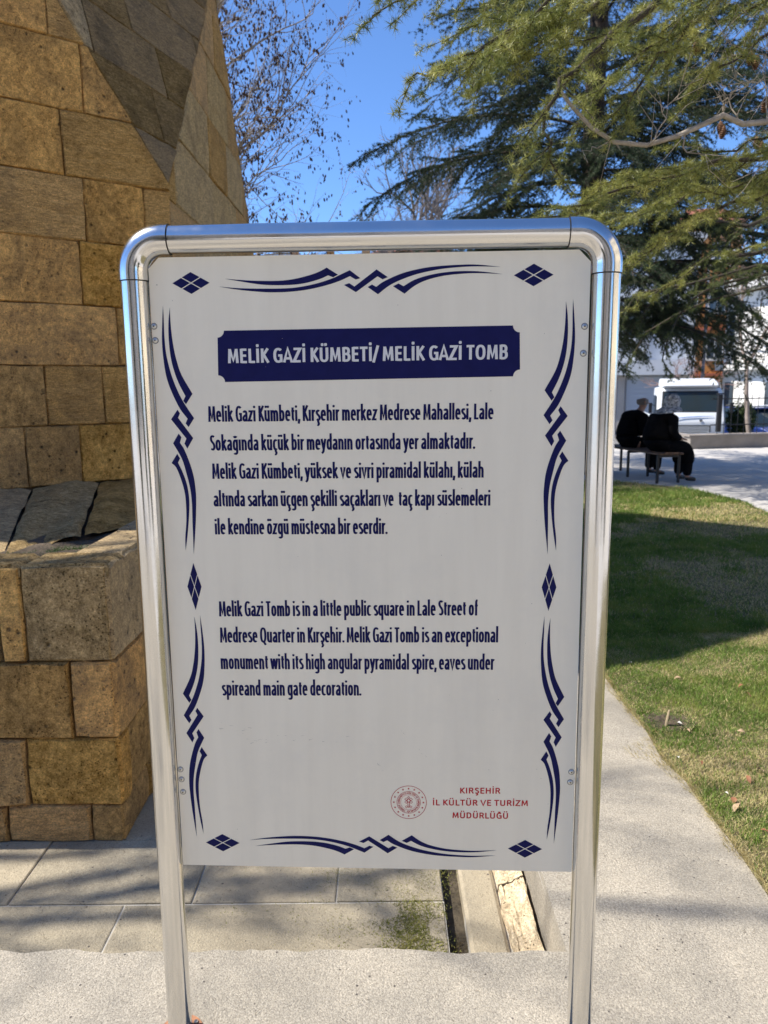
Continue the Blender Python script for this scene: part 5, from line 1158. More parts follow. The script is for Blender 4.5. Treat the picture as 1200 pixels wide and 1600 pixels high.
def seated(name_label, y0, coat, trous, shoe, hairfn, H_=1.0, woman=False, lean=.10):
    """local frame of the bench; faces +x, sits at y0"""
    p_ = empty('person', tuple(BENCH0), BRZ); tag(p_, name_label, 'person', None)
    o = Vector((.20, y0, .478)); sc_ = H_; W = .185 if not woman else .17
    def P(x, y, z, r_): return (o.x+x*sc_, o.y+y*sc_, o.z+z*sc_, r_*sc_)
    hx = lean+.05
    pel = P(0, 0, .10, .13); wa = P(.00, 0, .24, .125); ch = P(.05, 0, .40, .135); sh = P(.09+hx*.4, 0, .515, .085); nk = P(.13+hx*.5, 0, .60, .052); jaw = P(.165+hx*.6, 0, .665, .062); hd = P(.15+hx*.6, 0, .735, .088); tp = P(.145+hx*.6, 0, .80, .078)
    chains = [[pel, wa, ch, sh, nk, jaw, hd, tp]]
    for s in (-1, 1):
        sd = P(.08+hx*.4, s*W, .50, .062); el = P(.12, s*(W+.055), .27, .045); wr = P(.33, s*.10, .20, .030); palm = P(.39, s*.075, .185, .026)
        chains.append([sh, sd, el, wr, palm])
        for k, (dy, ln_) in enumerate(((-.024, .052), (-.009, .062), (.007, .058), (.021, .045))):
            chains.append([palm, P(.415, s*.075+dy, .182, .0095), P(.415+ln_*.6, s*.07+dy*1.1, .172, .0085), P(.415+ln_, s*.068+dy*1.1, .155, .0075)])
        chains.append([palm, P(.395, s*.045, .195, .010), P(.425, s*.025, .19, .009)])
        hip = P(.06, s*.095, .07, .105); kn = P(.46, s*.115, .06, .066); cf = P(.485, s*.115, -.16, .055); an = P(.47, s*.115, -.405, .040); to = P(.60, s*.135, -.445, .034)
        chains.append([pel, hip, kn, cf, an, to])
    pts, ed, rr_ = chainify(chains); rr_ = [(r_, r_) for r_ in rr_]
    skin_m = plain('skin', (.36, .21, .15), .6, var=.1); body_ = skin('body', pts, ed, rr_, skin_m, p_)
    # nose, ears
    m = MB(); hx_, hz_ = hd[0], hd[2]
    m.tube([(hx_+.075*sc_, o.y, hz_+.005), (hx_+.105*sc_, o.y, hz_-.025), (hx_+.08*sc_, o.y, hz_-.035)], [.010, .016, .012], 8)
    for s in (-1, 1): m.tube([(hx_-.01, o.y+s*.080*sc_, hz_+.02), (hx_-.018, o.y+s*.096*sc_, hz_), (hx_-.008, o.y+s*.082*sc_, hz_-.028)], [.012, .017, .009], 8)
    m.build('nose_and_ears', skin_m, p_, smooth=True)
    m = MB()
    for s in (-1, 1): m.lathe([(.001, -.009), (.008, -.005), (.010, 0), (.008, .005), (.001, .009)], (hx_+.074*sc_, o.y+s*.032, hz_+.015), 8)
    m.build('eyes', plain('eye', (.03, .02, .015), .3), p_, smooth=True)
    # coat: torso and sleeves; hem covers hips
    g_ = .022; hemz = .02 if not woman else -.12
    kk = 1.2 if woman else 1.12
    cc = [[P(-.01, 0, .05, .185*kk), P(-.02, 0, .16, .185*kk), P(.0, 0, .30, .18*kk), P(.045, 0, .43, .165*kk), P(.09+hx*.4, 0, .535, .115*kk), P(.115+hx*.5, 0, .60, .085)]]
    for s in (-1, 1):
        cc.append([cc[0][4], P(.08+hx*.4, s*(W), .49, .10), P(.12, s*(W+.06), .27, .085), P(.30, s*.125, .205, .050), P(.335, s*.10, .198, .043)])
        if woman: cc.append([cc[0][0], P(.10, s*.10, .065, .15), P(.42, s*.115, .055, .12), P(.475, s*.11, -.06, .115), P(.48, s*.11, -.24, .115)])
        else: cc.append([cc[0][0], P(.10, s*.11, .065, .15)])
    pts, ed, rr_ = chainify(cc); rr_ = [((r_*1.12, r_) if i < 4 else (r_, r_)) for i, r_ in enumerate(rr_)]
    skin('coat', pts, ed, rr_, coat, p_)
    for s in (-1, 1):
        pts, ed, rr_ = chainify([[P(.06, s*.095, .07, .12), P(.46, s*.115, .06, .088), P(.487, s*.115, -.16, .078), P(.475, s*.115, -.40, .072)]]); skin('trouser_leg', pts, ed, rr_, trous, p_)
        pts, ed, rr_ = chainify([[P(.445, s*.115, -.42, .046), P(.52, s*.12, -.43, .047), P(.62, s*.14, -.447, .034)]]); skin('shoe', pts, ed, [(r_, r_*.9) for r_ in rr_], shoe, p_)
    hairfn(p_, hd, o, sc_); return p_
black_coat = plain('black_coat', (.006, .006, .007), .95, spec=.05, var=.3, scale=25, bump=.3, bscale=18, bdist=.02); black2 = plain('black_trousers', (.007, .007, .008), .95, spec=.05); shoe_m = plain('black_shoe', (.012, .011, .010), .5)
hair_m = plain('grey_hair', (.20, .18, .17), .8, var=.3, scale=80)
def balding(p_, hd, o, s_):
    m = MB(); P_ = []; nu, nv = 16, 9
    for j in range(nv):
        th = rad(72+56*j/(nv-1))
        for i in range(nu):
            ph = rad(52+256*i/(nu-1)); r_ = .098*s_; P_.append((hd[0]-.004+r_*1.02*math.sin(th)*math.cos(ph), hd[1]+r_*.93*math.sin(th)*math.sin(ph), hd[2]+.012+r_*math.cos(th)))
    m.add(P_, [(j*nu+i, j*nu+i+1, j*nu+nu+i+1, j*nu+nu+i) for j in range(nv-1) for i in range(nu-1)]); m.build('hair', hair_m, p_, smooth=True)
scarf, nt, b = nodes('patterned_headscarf'); b.inputs['Roughness'].default_value = .8; v, _ = objvec(nt, False)
n1 = N(nt, 'ShaderNodeTexNoise', Scale=22.0, Detail=3.0, Distortion=2.0); nt.links.new(v, n1.inputs['Vector'])
nt.links.new(ramp(nt, n1.outputs[0], .44, .56, (.10, .105, .12), (.55, .56, .58)), b.inputs['Base Color'])
def headscarf(p_, hd, o, s_):
    # cloth over crown and nape, open at the face, its tail spread on the back
    m = MB(); nu, nv = 22, 14; P_ = []
    for j in range(nv):
        t = j/(nv-1)
        for i in range(nu):
            u_ = i/(nu-1); ph = rad(38+284*u_)
            if t < .5:
                th = rad(8+100*t/.5); r_ = .112*s_; x = hd[0]-.008+r_*1.05*math.sin(th)*math.cos(ph); y = hd[1]+r_*math.sin(th)*math.sin(ph); z = hd[2]+.018+r_*1.05*math.cos(th)
            else:
                q_ = (t-.5)/.5; r_ = .118*s_*(1-.15*math.sin(math.pi*min(1, q_*1.6))+.45*max(0, q_-.3)); back_ = -.09*q_*(1-abs(u_-.5)*1.5); x = hd[0]-.008+r_*math.cos(ph)+back_-.03*q_; y = hd[1]+r_*1.08*math.sin(ph)*(1+.55*q_); z = hd[2]-.03-.13*q_*s_*(1.15-abs(u_-.5))
            P_.append((x+.004*math.sin(9*ph+5*t), y, z))
    m.add(P_, [(j*nu+i, j*nu+i+1, j*nu+nu+i+1, j*nu+nu+i) for j in range(nv-1) for i in range(nu-1)]+[tuple(range(nu))]); o2 = m.build('headscarf', scarf, p_, smooth=True)
    so = o2.modifiers.new('thick', 'SOLIDIFY'); so.thickness = .006
seated('person in a black coat and grey patterned headscarf on the near end of the bench', .36, black_coat, black2, shoe_m, headscarf, 1.04, True, .10)
seated('balding person in a black jacket hunched forward on the far side of the bench', 1.22, black_coat, black2, shoe_m, balding, 1.03, False, .10)

# ================================================================== LOW WALL AND RAILING
wall_m = concrete_mat('wall_concrete', (.34, .30, .26), (.26, .23, .20), .2, .8, .4)
lw = empty('low_wall', (7.3, 18.22, 0)); tag(lw, 'low grey-brown concrete parapet along the street side of the square', 'wall')
m = MB(); P_ = [(-.02, 0), (13, 2.35), (13, 2.70), (-.02, .35)]; m.prism(P_, -.1, .26); m.build('parapet', wall_m, lw)
m = MB(); m.prism([(-.06, -.03), (13, 2.32), (13, 2.73), (-.06, .38)], .263, .30); m.build('coping', wall_m, lw)
m = MB(); m.prism([(-.02, .36), (.33, .42), (.33, 3.6), (-.02, 3.6)], -.1, .258); m.build('parapet', wall_m, lw)
rl = empty('iron_railing', (7.3, 18.22, 0)); tag(rl, 'thin black iron railing with upright bars on top of the low wall', 'railing')
dirw = Vector((13.02, 2.35, 0)).normalized(); o0 = Vector((.55, .27, 0)); L = 11.0; n = 62
for zz in (.52, 1.14):
    m = MB(); m.tube([tuple(o0+Z*zz), tuple(o0+dirw*L+Z*zz)], .014, 6); m.build('rail', iron, rl)
bm_ = MB(); bm_.tube([(0, 0, 0), (0, 0, .93)], .008, 6); bar = bm_.build('bar', iron, rl)
for k in range(1, n):
    c = bar if k == 1 else bar.copy()
    if k > 1: COL.objects.link(c); c.parent = rl
    c.location = o0+dirw*(L*k/n)+Z*.30

# ================================================================== VEHICLES IN THE STREET (lower than the square)
SZ = -.78
glass_d = plain('dark_glass', (.02, .03, .032), .08, spec=.6); rubber = plain('tyre_rubber', (.02, .02, .02), .8); chrome = plain('rim_metal', (.5, .5, .5), .3, 1)
lampg = plain('headlamp_glass', (.6, .6, .58), .15); white_p = plain('white_vehicle_paint', (.78, .80, .80), .3, spec=.6)
def shell(prof, w, bev, taper=.0, name='body'):
    """side profile (y,z) extruded across the width with softened edges"""
    bm2 = bmesh.new(); vs = []
    n = len(prof)
    for s, k in ((-1, 1), (1, 1)):
        vs.append([bm2.verts.new((s*w/2*(1-taper*max(0, (z-.9))/1.0), y, z)) for y, z in prof])
    bm2.faces.new(vs[0][::-1]); bm2.faces.new(vs[1])
    for i in range(n): j = (i+1) % n; bm2.faces.new((vs[0][i], vs[0][j], vs[1][j], vs[1][i]))
    bmesh.ops.recalc_face_normals(bm2, faces=bm2.faces)
    bmesh.ops.bevel(bm2, geom=[e_ for e_ in bm2.edges], offset=bev, segments=3, affect='EDGES', profile=.6)
    return bm2
def bm_build(bm2, name, mat, parent):
    me = bpy.data.meshes.new(name); bm2.to_mesh(me); bm2.free(); me.materials.append(mat); me.polygons.foreach_set('use_smooth', [True]*len(me.polygons)); me.set_sharp_from_angle(angle=rad(35))
    o = bpy.data.objects.new(name, me); COL.objects.link(o); o.parent = parent; return o
def wheel(parent, x, y, r_, w=.22):
    T = Matrix.Translation((x, y, r_)) @ Matrix.Rotation(rad(90), 4, 'Y'); m = MB(); m.lathe([(r_*.6, -w/2), (r_*.93, -w/2), (r_, -w/2+.03), (r_, w/2-.03), (r_*.93, w/2), (r_*.6, w/2)], (0, 0, 0), 24, T); wh = m.build('wheel', rubber, parent, smooth=True, auto=40)
    m = MB(); m.lathe([(.04, -w/2-.004), (r_*.58, -w/2+.01), (r_*.6, 0), (r_*.58, w/2-.01), (.04, w/2+.004)], (0, 0, 0), 16, T); m.build('rim', chrome, wh, smooth=True, auto=40)
def ql(parent, name, mat, quad, th=.012):
    """a panel just proud of a body: quad of 4 points, thickened along its normal"""
    q_ = [Vector(p) for p in quad]; n_ = (q_[1]-q_[0]).cross(q_[3]-q_[0]).normalized()*th; m = MB(); m.add(q_+[p+n_ for p in q_], [(3, 2, 1, 0), (4, 5, 6, 7), (0, 1, 5, 4), (1, 2, 6, 5), (2, 3, 7, 6), (3, 0, 4, 7)]); return m.build(name, mat, parent)
# white truck: cab with roof fairing, low body behind. front faces -y in its own frame
tr = empty('parked_truck', (9.0, 22.6, SZ+.20), rad(-14)); tag(tr, 'white truck cab with a roof fairing and thin blue stripe parked beyond the low wall', 'truck')
cab = [(0, .35), (-.03, .95), (.06, 1.16), (.42, 1.86), (.55, 1.93), (1.75, 1.95), (1.78, .35)]
bm_build(shell(cab, 1.90, .07, .06), 'cab', white_p, tr)
fair = [(.34, 1.945), (.28, 2.02), (.62, 2.14), (1.0, 2.20), (1.75, 2.22), (1.76, 1.96)]
bm_build(shell(fair, 1.74, .06, .10), 'roof_fairing', white_p, tr)
ql(tr, 'windscreen', glass_d, [(-.78, .125, 1.26), (.78, .125, 1.26), (.73, .40, 1.80), (-.73, .40, 1.80)], .02)
ql(tr, 'windscreen_gasket', rubber, [(-.82, .105, 1.225), (.82, .105, 1.225), (.77, .42, 1.84), (-.77, .42, 1.84)], .012)
for s in (-1, 1):
    a_ = (s*.955, .45, 1.18); ql(tr, 'side_window', glass_d, [(s*.952, .40, 1.18), (s*.952, 1.25, 1.18), (s*.925, 1.25, 1.72), (s*.925, .60, 1.72)][::s], .012)
    ql(tr, 'headlight', lampg, [(s*.62-.17, -.03, .50), (s*.62+.17, -.03, .50), (s*.62+.17, -.04, .66), (s*.62-.17, -.04, .66)], .02)
    m = MB(); m.tube([(s*.97, .25, 1.42), (s*1.10, .17, 1.46)], .012, 6); m.box((s*1.12, .16, 1.36), (.10, .06, .30), bev=.02); m.build('mirror', iron, tr)
    for y in (.55, 3.6): wheel(tr, s*.80, y, .36)
for k in range(5):
    m = MB(); m.box((0, -.045, .63+k*.045), (1.05, .02, .022)); m.build('grille_bar', white_p, tr)
ql(tr, 'grille', rubber, [(-.55, -.018, .60), (.55, -.018, .60), (.55, -.030, .86), (-.55, -.030, .86)], .006)
m = MB(); m.box((0, -.06, .38), (1.86, .16, .20), bev=.04); m.build('bumper', plain('grey_bumper', (.25, .25, .26), .6), tr)
m = MB(); m.tube([(-.50, -.032+.03*0, 1.05), (-.2, -.006, 1.085), (.2, .004, 1.11), (.62, .012, 1.125)], [.006, .014, .014, .005], 6); m.build('blue_stripe', plain('blue_stripe', (.06, .2, .55), .4), tr)
m = MB(); m.lathe([(.045, 0), (.045, .012), (.03, .016)], (0, 0, 0), 20, Matrix.Translation((.28, -.028, 1.0)) @ Matrix.Rotation(rad(90), 4, 'X')); m.build('badge', chrome, tr)
m = MB(); m.tube([(-.74, .36, 1.92), (.74, .36, 1.92)], .012, 6); 
for x in (-.5, 0, .5): m.tube([(x, .36, 1.92), (x, .44, 1.98)], .008, 6)
m.build('light_bar', chrome, tr)
m = MB(); m.box((0, 3.3, .62), (1.9, 2.9, .14)); m.build('load_bed', plain('bed_grey', (.3, .32, .33), .6), tr)
for s in (-1, 1): m = MB(); m.box((s*.94, 3.3, .88), (.04, 2.9, .40)); m.build('side_board', white_p, tr)
def car(loc, rz, paint, label, L=4.2, W=1.72, h=1.45):
    c = empty('parked_car', (loc[0], loc[1], SZ), rz); tag(c, label, 'car'); x = L/2
    prof = [(-x, .32), (-x-.02+.05, .62), (-x+.25, .80), (-x+1.05, .95), (-x+1.0, .96), (x-.55, 1.0), (x-.04, .95), (x, .35)]
    bm_build(shell([(-x, .30), (-x+.02, .66), (-x+.9, .88), (x-.15, .96), (x, .80), (x, .32)], W, .07), 'body', paint, c)
    bm_build(shell([(-x+.95, .86), (-x+1.65, h-.04), (-x+1.9, h), (x-1.0, h-.01), (x-.3, .93)], W*.9, .06, .22), 'cabin', glass_d, c)
    m = MB(); m.box((0, .12, h-.012), (W*.68, L*.33, .05), bev=.02); m.build('roof', paint, c)
    for s in (-1, 1):
        for y in (-x+.8, x-.8): wheel(c, s*(W/2-.12), y, .31, .20)
        ql(c, 'headlight', lampg, [(s*.6-.18, -x-.004, .52), (s*.6+.18, -x-.004, .52), (s*.6+.18, -x+.012, .68), (s*.6-.18, -x+.012, .68)], .02)
    m = MB(); m.box((0, -x-.02, .42), (.9, .03, .12)); m.build('grille', rubber, c); return c
car((12.2, 25.6), rad(20), plain('dark_blue_paint', (.015, .035, .16), .25, .2), 'dark blue parked car partly hidden behind the railing')
car((14.2, 27.0), rad(25), plain('silver_paint', (.55, .58, .62), .3, .3), 'light silver parked car near the right frame edge')
car((4.3, 26.5), rad(80), plain('teal_white_paint', (.55, .66, .68), .3, .2), 'pale blue-grey parked car seen between the two seated people', 4.3, 1.7, 1.4)
# motorcycle with a delivery box
mc = empty('motorcycle', (11.1, 20.9, SZ), rad(-70)); tag(mc, 'small dark motorcycle with an orange-brown box parked behind the railing', 'motorcycle')
for y in (-.62, .62):
    T = Matrix.Translation((0, y, .30)) @ Matrix.Rotation(rad(90), 4, 'Y'); m = MB(); m.lathe([(.22, -.045), (.28, -.05), (.30, 0), (.28, .05), (.22, .045)], (0, 0, 0), 20, T); m.build('wheel', rubber, mc, smooth=True)
m = MB(); m.tube([(0, -.62, .30), (0, -.42, .80), (0, -.36, 1.0)], .03, 8); m.tube([(0, -.40, .78), (0, 0, .62), (0, .35, .72), (0, .62, .30)], .035, 8); m.tube([(0, 0, .35), (0, .62, .30)], .03, 8); m.build('frame', iron, mc)
m = MB(); m.box((0, -.02, .38), (.24, .34, .30), bev=.05); m.build('engine', plain('engine', (.08, .08, .08), .4, .8), mc)
m = MB(); m.box((0, -.12, .78), (.24, .38, .20), bev=.08); m.build('fuel_tank', plain('tank', (.03, .03, .035), .3), mc)
m = MB(); m.box((0, .26, .80), (.24, .46, .10), bev=.04); m.build('seat', rubber, mc)
m = MB(); m.tube([(-.32, -.28, 1.06), (-.1, -.36, 1.02), (.1, -.36, 1.02), (.32, -.28, 1.06)], .016, 8); m.build('handlebar', iron, mc)
m = MB(); m.box((0, .66, .98), (.42, .38, .36), bev=.03); m.build('box', plain('box_orange', (.45, .16, .06), .6), mc)

# ================================================================== BUILDINGS
def wallm(name, c, v=.12): return plain(name, c, .85, var=v, scale=.6, bump=.15, bscale=30)
frame_w = plain('window_frame', (.62, .62, .60), .5); pane_m = plain('window_pane', (.05, .065, .08), .12, spec=.7); shut_m = plain('shutter_grey', (.42, .44, .47), .6)
def win(parent, O, U, x, z, w, h, nrm_, bars=1, mat=None):
    """window on a wall: frame proud of the wall, pane set back in it, a sill below"""
    m = MB(); t = .07; Rm = Matrix(((U.x, nrm_.x, 0, 0), (U.y, nrm_.y, 0, 0), (0, 0, 1, 0), (0, 0, 0, 1))); T = Matrix.Translation(O) @ Rm
    for (cx_, cz_, dx, dz) in ((x, z+t/2, w, t), (x, z+h-t/2, w, t), (x-w/2+t/2, z+h/2, t, h-2*t), (x+w/2-t/2, z+h/2, t, h-2*t)): m.box((cx_, .035, cz_), (dx, .07, dz), m=T)
    for k in range(bars): m.box((x-w/2+w*(k+1)/(bars+1), .032, z+h/2), (.05, .056, h-2*t), m=T)
    m.box((x, .07, z-.04), (w+.16, .14, .06), m=T)
    f = m.build('window', frame_w, parent); m = MB(); m.box((x, .012, z+h/2), (w-2*t, .02, h-2*t), m=T); m.build('pane', mat or pane_m, f); return f
def face_frame(P0, P1):
    U = (P1-P0); L = U.length; U.normalize(); return U, Vector((U.y, -U.x, 0)), L
def bld(name, label, foot, h, mat, roof=None):
    b_ = empty(name, (foot[0][0], foot[0][1], SZ)); tag(b_, label, 'building'); o = Vector((foot[0][0], foot[0][1], SZ)); m = MB(); m.prism([(x-o.x, y-o.y) for x, y in foot], 0, h); m.build('wall', mat, b_); return b_, o
def gable(parent, foot, o, h, rise, mat, ov=.5):
    cx_ = sum(p[0] for p in foot)/len(foot)-o.x; cy_ = sum(p[1] for p in foot)/len(foot)-o.y; m = MB(); n = len(foot); P_ = []
    for x, y in foot:
        dx, dy = x-o.x-cx_, y-o.y-cy_; l = math.hypot(dx, dy); P_.append((cx_+dx*(1+ov/l), cy_+dy*(1+ov/l), h-.02))
    e0, e1 = (Vector(P_[0])+Vector(P_[3]))/2, (Vector(P_[1])+Vector(P_[2]))/2; d = (e1-e0); e0, e1 = e0+d*.25, e1-d*.25; e0.z = e1.z = h+rise
    m.add(P_+[tuple(e0), tuple(e1)]+[(p[0], p[1], h-.16) for p in P_], [(0, 1, 5, 4), (1, 2, 5), (2, 3, 4, 5), (3, 0, 4), (3+6, 2+6, 1+6, 0+6), (0, 6, 7, 1), (1, 7, 8, 2), (2, 8, 9, 3), (3, 9, 6, 0)]); return m.build('roof', mat, parent)
tile = plain('red_roof_tiles', (.36, .12, .07), .8, var=.3, scale=6, bump=.5, bscale=20, bdist=.05)
# 1 white flats with grey shutters at street level
foot = [(6.6, 34.15), (12.9, 32.5), (15.6, 42.5), (9.3, 44.15)]; b1, o1 = bld('apartment_building', 'white flat-fronted building with closed grey shutters at street level, left of the orange house', foot, 8.0, wallm('white_render', (.66, .67, .68)))
U, NN, L = face_frame(Vector((*foot[0], 0)), Vector((*foot[1], 0)))
m = MB(); Rm = Matrix(((U.x, NN.x, 0, 0), (U.y, NN.y, 0, 0), (0, 0, 1, 0), (0, 0, 0, 1)))
m.box((L/2, .25, 2.90), (L, .5, .62), m=Rm); m.build('ledge', wallm('ledge_white', (.6, .6, .6)), b1)
sx = L-.55; k = 0
while sx > 1.0:
    m = MB(); m.box((sx-1.05, .06, 1.27), (2.0, .05, 2.5), m=Rm)
    for j in range(14): m.box((sx-1.05, .095, .12+j*.178), (2.0, .02, .13), m=Rm)
    m.build('roller_shutter', shut_m, b1); m = MB(); m.box((sx+.18, .10, 1.28), (.28, .2, 2.56), m=Rm); m.build('pier', wallm('pier_tan', (.42, .37, .32)), b1); sx -= 2.45
for r_ in range(1):
    x = L-1.0; j = 0
    while x > .8: win(b1, Vector((0, 0, 0)), U, x, 4.05+r_*3.1, 1.35 if j % 2 else .9, 1.6, NN, 1); x -= 1.85; j += 1
m = MB(); m.box((L-3.3, .32, 3.62), (2.6, .08, .80), m=Rm); m.build('sign_board', plain('faded_board', (.62, .63, .64), .6), b1)
for x in (L-.25, L-1.95, L-5.2): m = MB(); m.tube([Rm @ Vector((x, .1, 3.3)), Rm @ Vector((x, .1, 7.9))], .06, 8); m.build('drainpipe', shut_m, b1)
m = MB(); m.prism([(p[0]-o1.x, p[1]-o1.y) for p in [(foot[0][0]-.3, foot[0][1]-.25), (foot[1][0]+.2, foot[1][1]-.3), (foot[2][0]+.3, foot[2][1]+.2), (foot[3][0]-.2, foot[3][1]+.3)]], 8.0, 8.25); m.build('parapet', wallm('parapet_w', (.55, .54, .52)), b1)
# 2 orange house
foot = [(17.0, 46.0), (20.2, 44.9), (23, 54), (19.7, 55)]; b2, o2 = bld('apartment_building', 'narrow orange rendered house between the white buildings', foot, 11.2, wallm('orange_render', (.55, .24, .07)))
U, NN, L = face_frame(Vector((*foot[0], 0)), Vector((*foot[1], 0)))
for r_ in range(4): 
    for x in (.8, 2.3): win(b2, Vector((0, 0, 0)), U, x, .9+r_*2.6, .95, 1.3, NN, 1)
    m = MB(); m.box((L/2, .06, .2+r_*2.6+2.45), (L, .12, .16), m=Matrix(((U.x, NN.x, 0, 0), (U.y, NN.y, 0, 0), (0, 0, 1, 0), (0, 0, 0, 1)))); m.build('floor_band', wallm('band_red', (.42, .13, .07)), b2)
gable(b2, foot, o2, 11.2, 1.6, tile)
foot = [(20.6, 47.0), (22.2, 46.3), (24.5, 53), (22.9, 53.6)]; b2b, o2b = bld('apartment_building', 'slim pinkish-brown house beside the orange one, mostly behind twigs', foot, 9.0, wallm('pink_render', (.42, .22, .16)))
U, NN, L = face_frame(Vector((*foot[0], 0)), Vector((*foot[1], 0)))
for r_ in range(3): win(b2b, Vector((0, 0, 0)), U, L/2, 1.2+r_*2.7, .9, 1.3, NN, 1)
# 3 white building with the rounded corner, balconies and shops
arc = [(13.4+0, 30.6)]; cxb, cyb, rb = 21.4, 33.0, 7.0
pts = [(cxb+rb*math.cos(rad(a_)), cyb+rb*math.sin(rad(a_))) for a_ in range(180, 271, 10)]; foot = pts+[(30, 26.0), (31, 40), (18.6, 41)]
b3, o3 = bld('apartment_building', 'tall cream-white building with a rounded corner, balconies and shops at the right edge', foot, 5.95, wallm('cream_render', (.82, .79, .73)))
o0_ = Vector((foot[0][0], foot[0][1], 0))
for lv, zz in enumerate((2.75, 5.9)):
    k_ = 1+.55/rb if lv else 1+.35/rb
    sl = [(cxb+(x-cxb)*k_-o0_.x, cyb+(y-cyb)*k_-o0_.y) for x, y in pts]; inner = [(x-o0_.x, y-o0_.y) for x, y in pts][::-1]
    m = MB(); m.prism(sl+[(30-o0_.x, 25.4-o0_.y), (30-o0_.x, 26.1-o0_.y)]+inner, zz, zz+.22 if lv < 1 else zz+.4); m.build('balcony_slab' if lv < 1 else 'cornice', wallm('slab_white%d' % lv, (.72, .70, .66)), b3)
    if lv < 1:
        bm_ = MB(); 
        for (xa, ya), (xb, yb) in zip(sl[:-1], sl[1:]): bm_.tube([(xa, ya, zz+1.15), (xb, yb, zz+1.15)], .025, 5); bm_.tube([(xa, ya, zz+.7), (xb, yb, zz+.7)], .015, 5); bm_.tube([(xa, ya, zz+.2), (xa, ya, zz+1.15)], .018, 5)
        xa, ya = sl[-1]; bm_.tube([(xa, ya, zz+1.15), (30-o0_.x, 25.4-o0_.y, zz+1.15)], .025, 5); bm_.build('balcony_rail', shut_m, b3)
m = MB(); m.prism([(x*.0+(cxb+(x-cxb)*.5)-o0_.x, (cyb+(y-cyb)*.5)-o0_.y) for x, y in pts]+[(30-o0_.x, 28-o0_.y), (30-o0_.x, 39-o0_.y), (19-o0_.x, 39.5-o0_.y)], 5.96, 8.0); m.build('penthouse', wallm('pent_white', (.70, .68, .64)), b3)
for lv in range(2):
    for k in (0, 2, 4, 6, 8):
        P0, P1 = Vector((*pts[k], 0)), Vector((*pts[min(k+1, 9)], 0)); U, NN, L = face_frame(P0, P1); 
        if lv: win(b3, P0-o0_, U, L/2, .95+2.7*lv if lv == 1 else .95+2.7*lv, .68, 1.5, NN, 0)
        else:
            m = MB(); Rm = Matrix.Translation(P0-o0_) @ Matrix(((U.x, NN.x, 0, 0), (U.y, NN.y, 0, 0), (0, 0, 1, 0), (0, 0, 0, 1))); m.box((L/2, .03, 1.15), (.62, .05, 2.2), m=Rm); m.build('shop_window', pane_m, b3)
    P0 = Vector((*pts[9], 0)); U, NN, L = face_frame(P0, Vector((30, 26.0, 0)))
    for j in range(5): 
        if lv: win(b3, P0-o0_, U, 1.2+j*2.2, .95+2.7*lv, 1.2, 1.6, NN, 1)
Rm = Matrix.Translation(P0-o0_) @ Matrix(((U.x, NN.x, 0, 0), (U.y, NN.y, 0, 0), (0, 0, 1, 0), (0, 0, 0, 1)))
m = MB(); m.box((5, .03, 1.2), (9.6, .05, 2.3), m=Rm); m.build('shop_window', pane_m, b3)
m = MB(); m.add([Rm @ Vector(p) for p in [(.2, .05, 2.6), (9.8, .05, 2.6), (9.8, 1.1, 2.1), (.2, 1.1, 2.1), (.2, .05, 2.55), (9.8, .05, 2.55), (9.8, 1.1, 1.95), (.2, 1.1, 1.95)]], [(0, 1, 2, 3), (7, 6, 5, 4), (3, 2, 6, 7)]); m.build('awning', plain('awning_red', (.45, .03, .03), .7), b3)
U2, NN2, L2 = face_frame(Vector((*pts[3], 0)), Vector((*pts[5], 0))); Rm2 = Matrix.Translation(Vector((*pts[3], 0))-o0_) @ Matrix(((U2.x, NN2.x, 0, 0), (U2.y, NN2.y, 0, 0), (0, 0, 1, 0), (0, 0, 0, 1)))
m = MB(); m.box((L2/2, .30, 2.42), (1.5, .10, .5), m=Rm2); sg = m.build('shop_sign', plain('sign_white', (.75, .75, .72), .5), b3)
m = MB(); 
for x_, w_2 in ((-.38, .12), (-.2, .12), (-.02, .12), (.2, .2)): m.box((L2/2+x_, .365, 2.44), (w_2, .02, .26), m=Rm2)
m.build('yellow_letters', plain('yellow_sign', (.8, .62, .02), .5), sg)
U4, NN4, L4 = face_frame(Vector((*pts[6], 0)), Vector((*pts[8], 0))); Rm4 = Matrix.Translation(Vector((*pts[6], 0))-o0_) @ Matrix(((U4.x, NN4.x, 0, 0), (U4.y, NN4.y, 0, 0), (0, 0, 1, 0), (0, 0, 0, 1)))
m = MB(); m.box((L4/2, .28, 2.0), (1.5, .12, .55), m=Rm4); m.build('shop_sign', plain('sign_blue', (.18, .50, .62), .5), b3)
m = MB(); m.lathe([(.20, 0), (.20, .06)], (0, 0, 0), 18, Rm4 @ Matrix.Translation((-.5, .55, 1.85)) @ Matrix.Rotation(rad(-90), 4, 'X')); m.build('round_sign', plain('sign_red', (.55, .03, .03), .5), b3)
# red-roofed houses behind, seen over and under the top rail
def red_house(foot, h, label, mat, rise=1.8):
    b_, o_ = bld('house', label, foot, h, mat); U, NN, L = face_frame(Vector((*foot[0], 0)), Vector((*foot[1], 0))); n = int(L/2.6)
    for r_ in range(int(h/2.9)):
        for k in range(n): win(b_, Vector((0, 0, 0)), U, (k+.5)*L/n, 1.0+r_*2.9, 1.2, 1.4, NN, 1)
    rf = gable(b_, foot, o_, h, rise, tile); return b_, o_, rf
bh, oh, rf = red_house([(-14.5, 58), (-3, 57), (-2.5, 67), (-14, 68)], 10.0, 'cream house with a red tiled roof left of centre, far behind the sign', wallm('cream_house', (.60, .54, .44)), 2.1)
for (x, y) in ((7.8, 4.0), (10.6, 3.2)): 
    m = MB(); m.box((x, y, 11.9), (.6, .6, 1.9)); m.box((x, y, 12.92), (.75, .75, .12)); m.build('chimney', MS['brown'], rf)
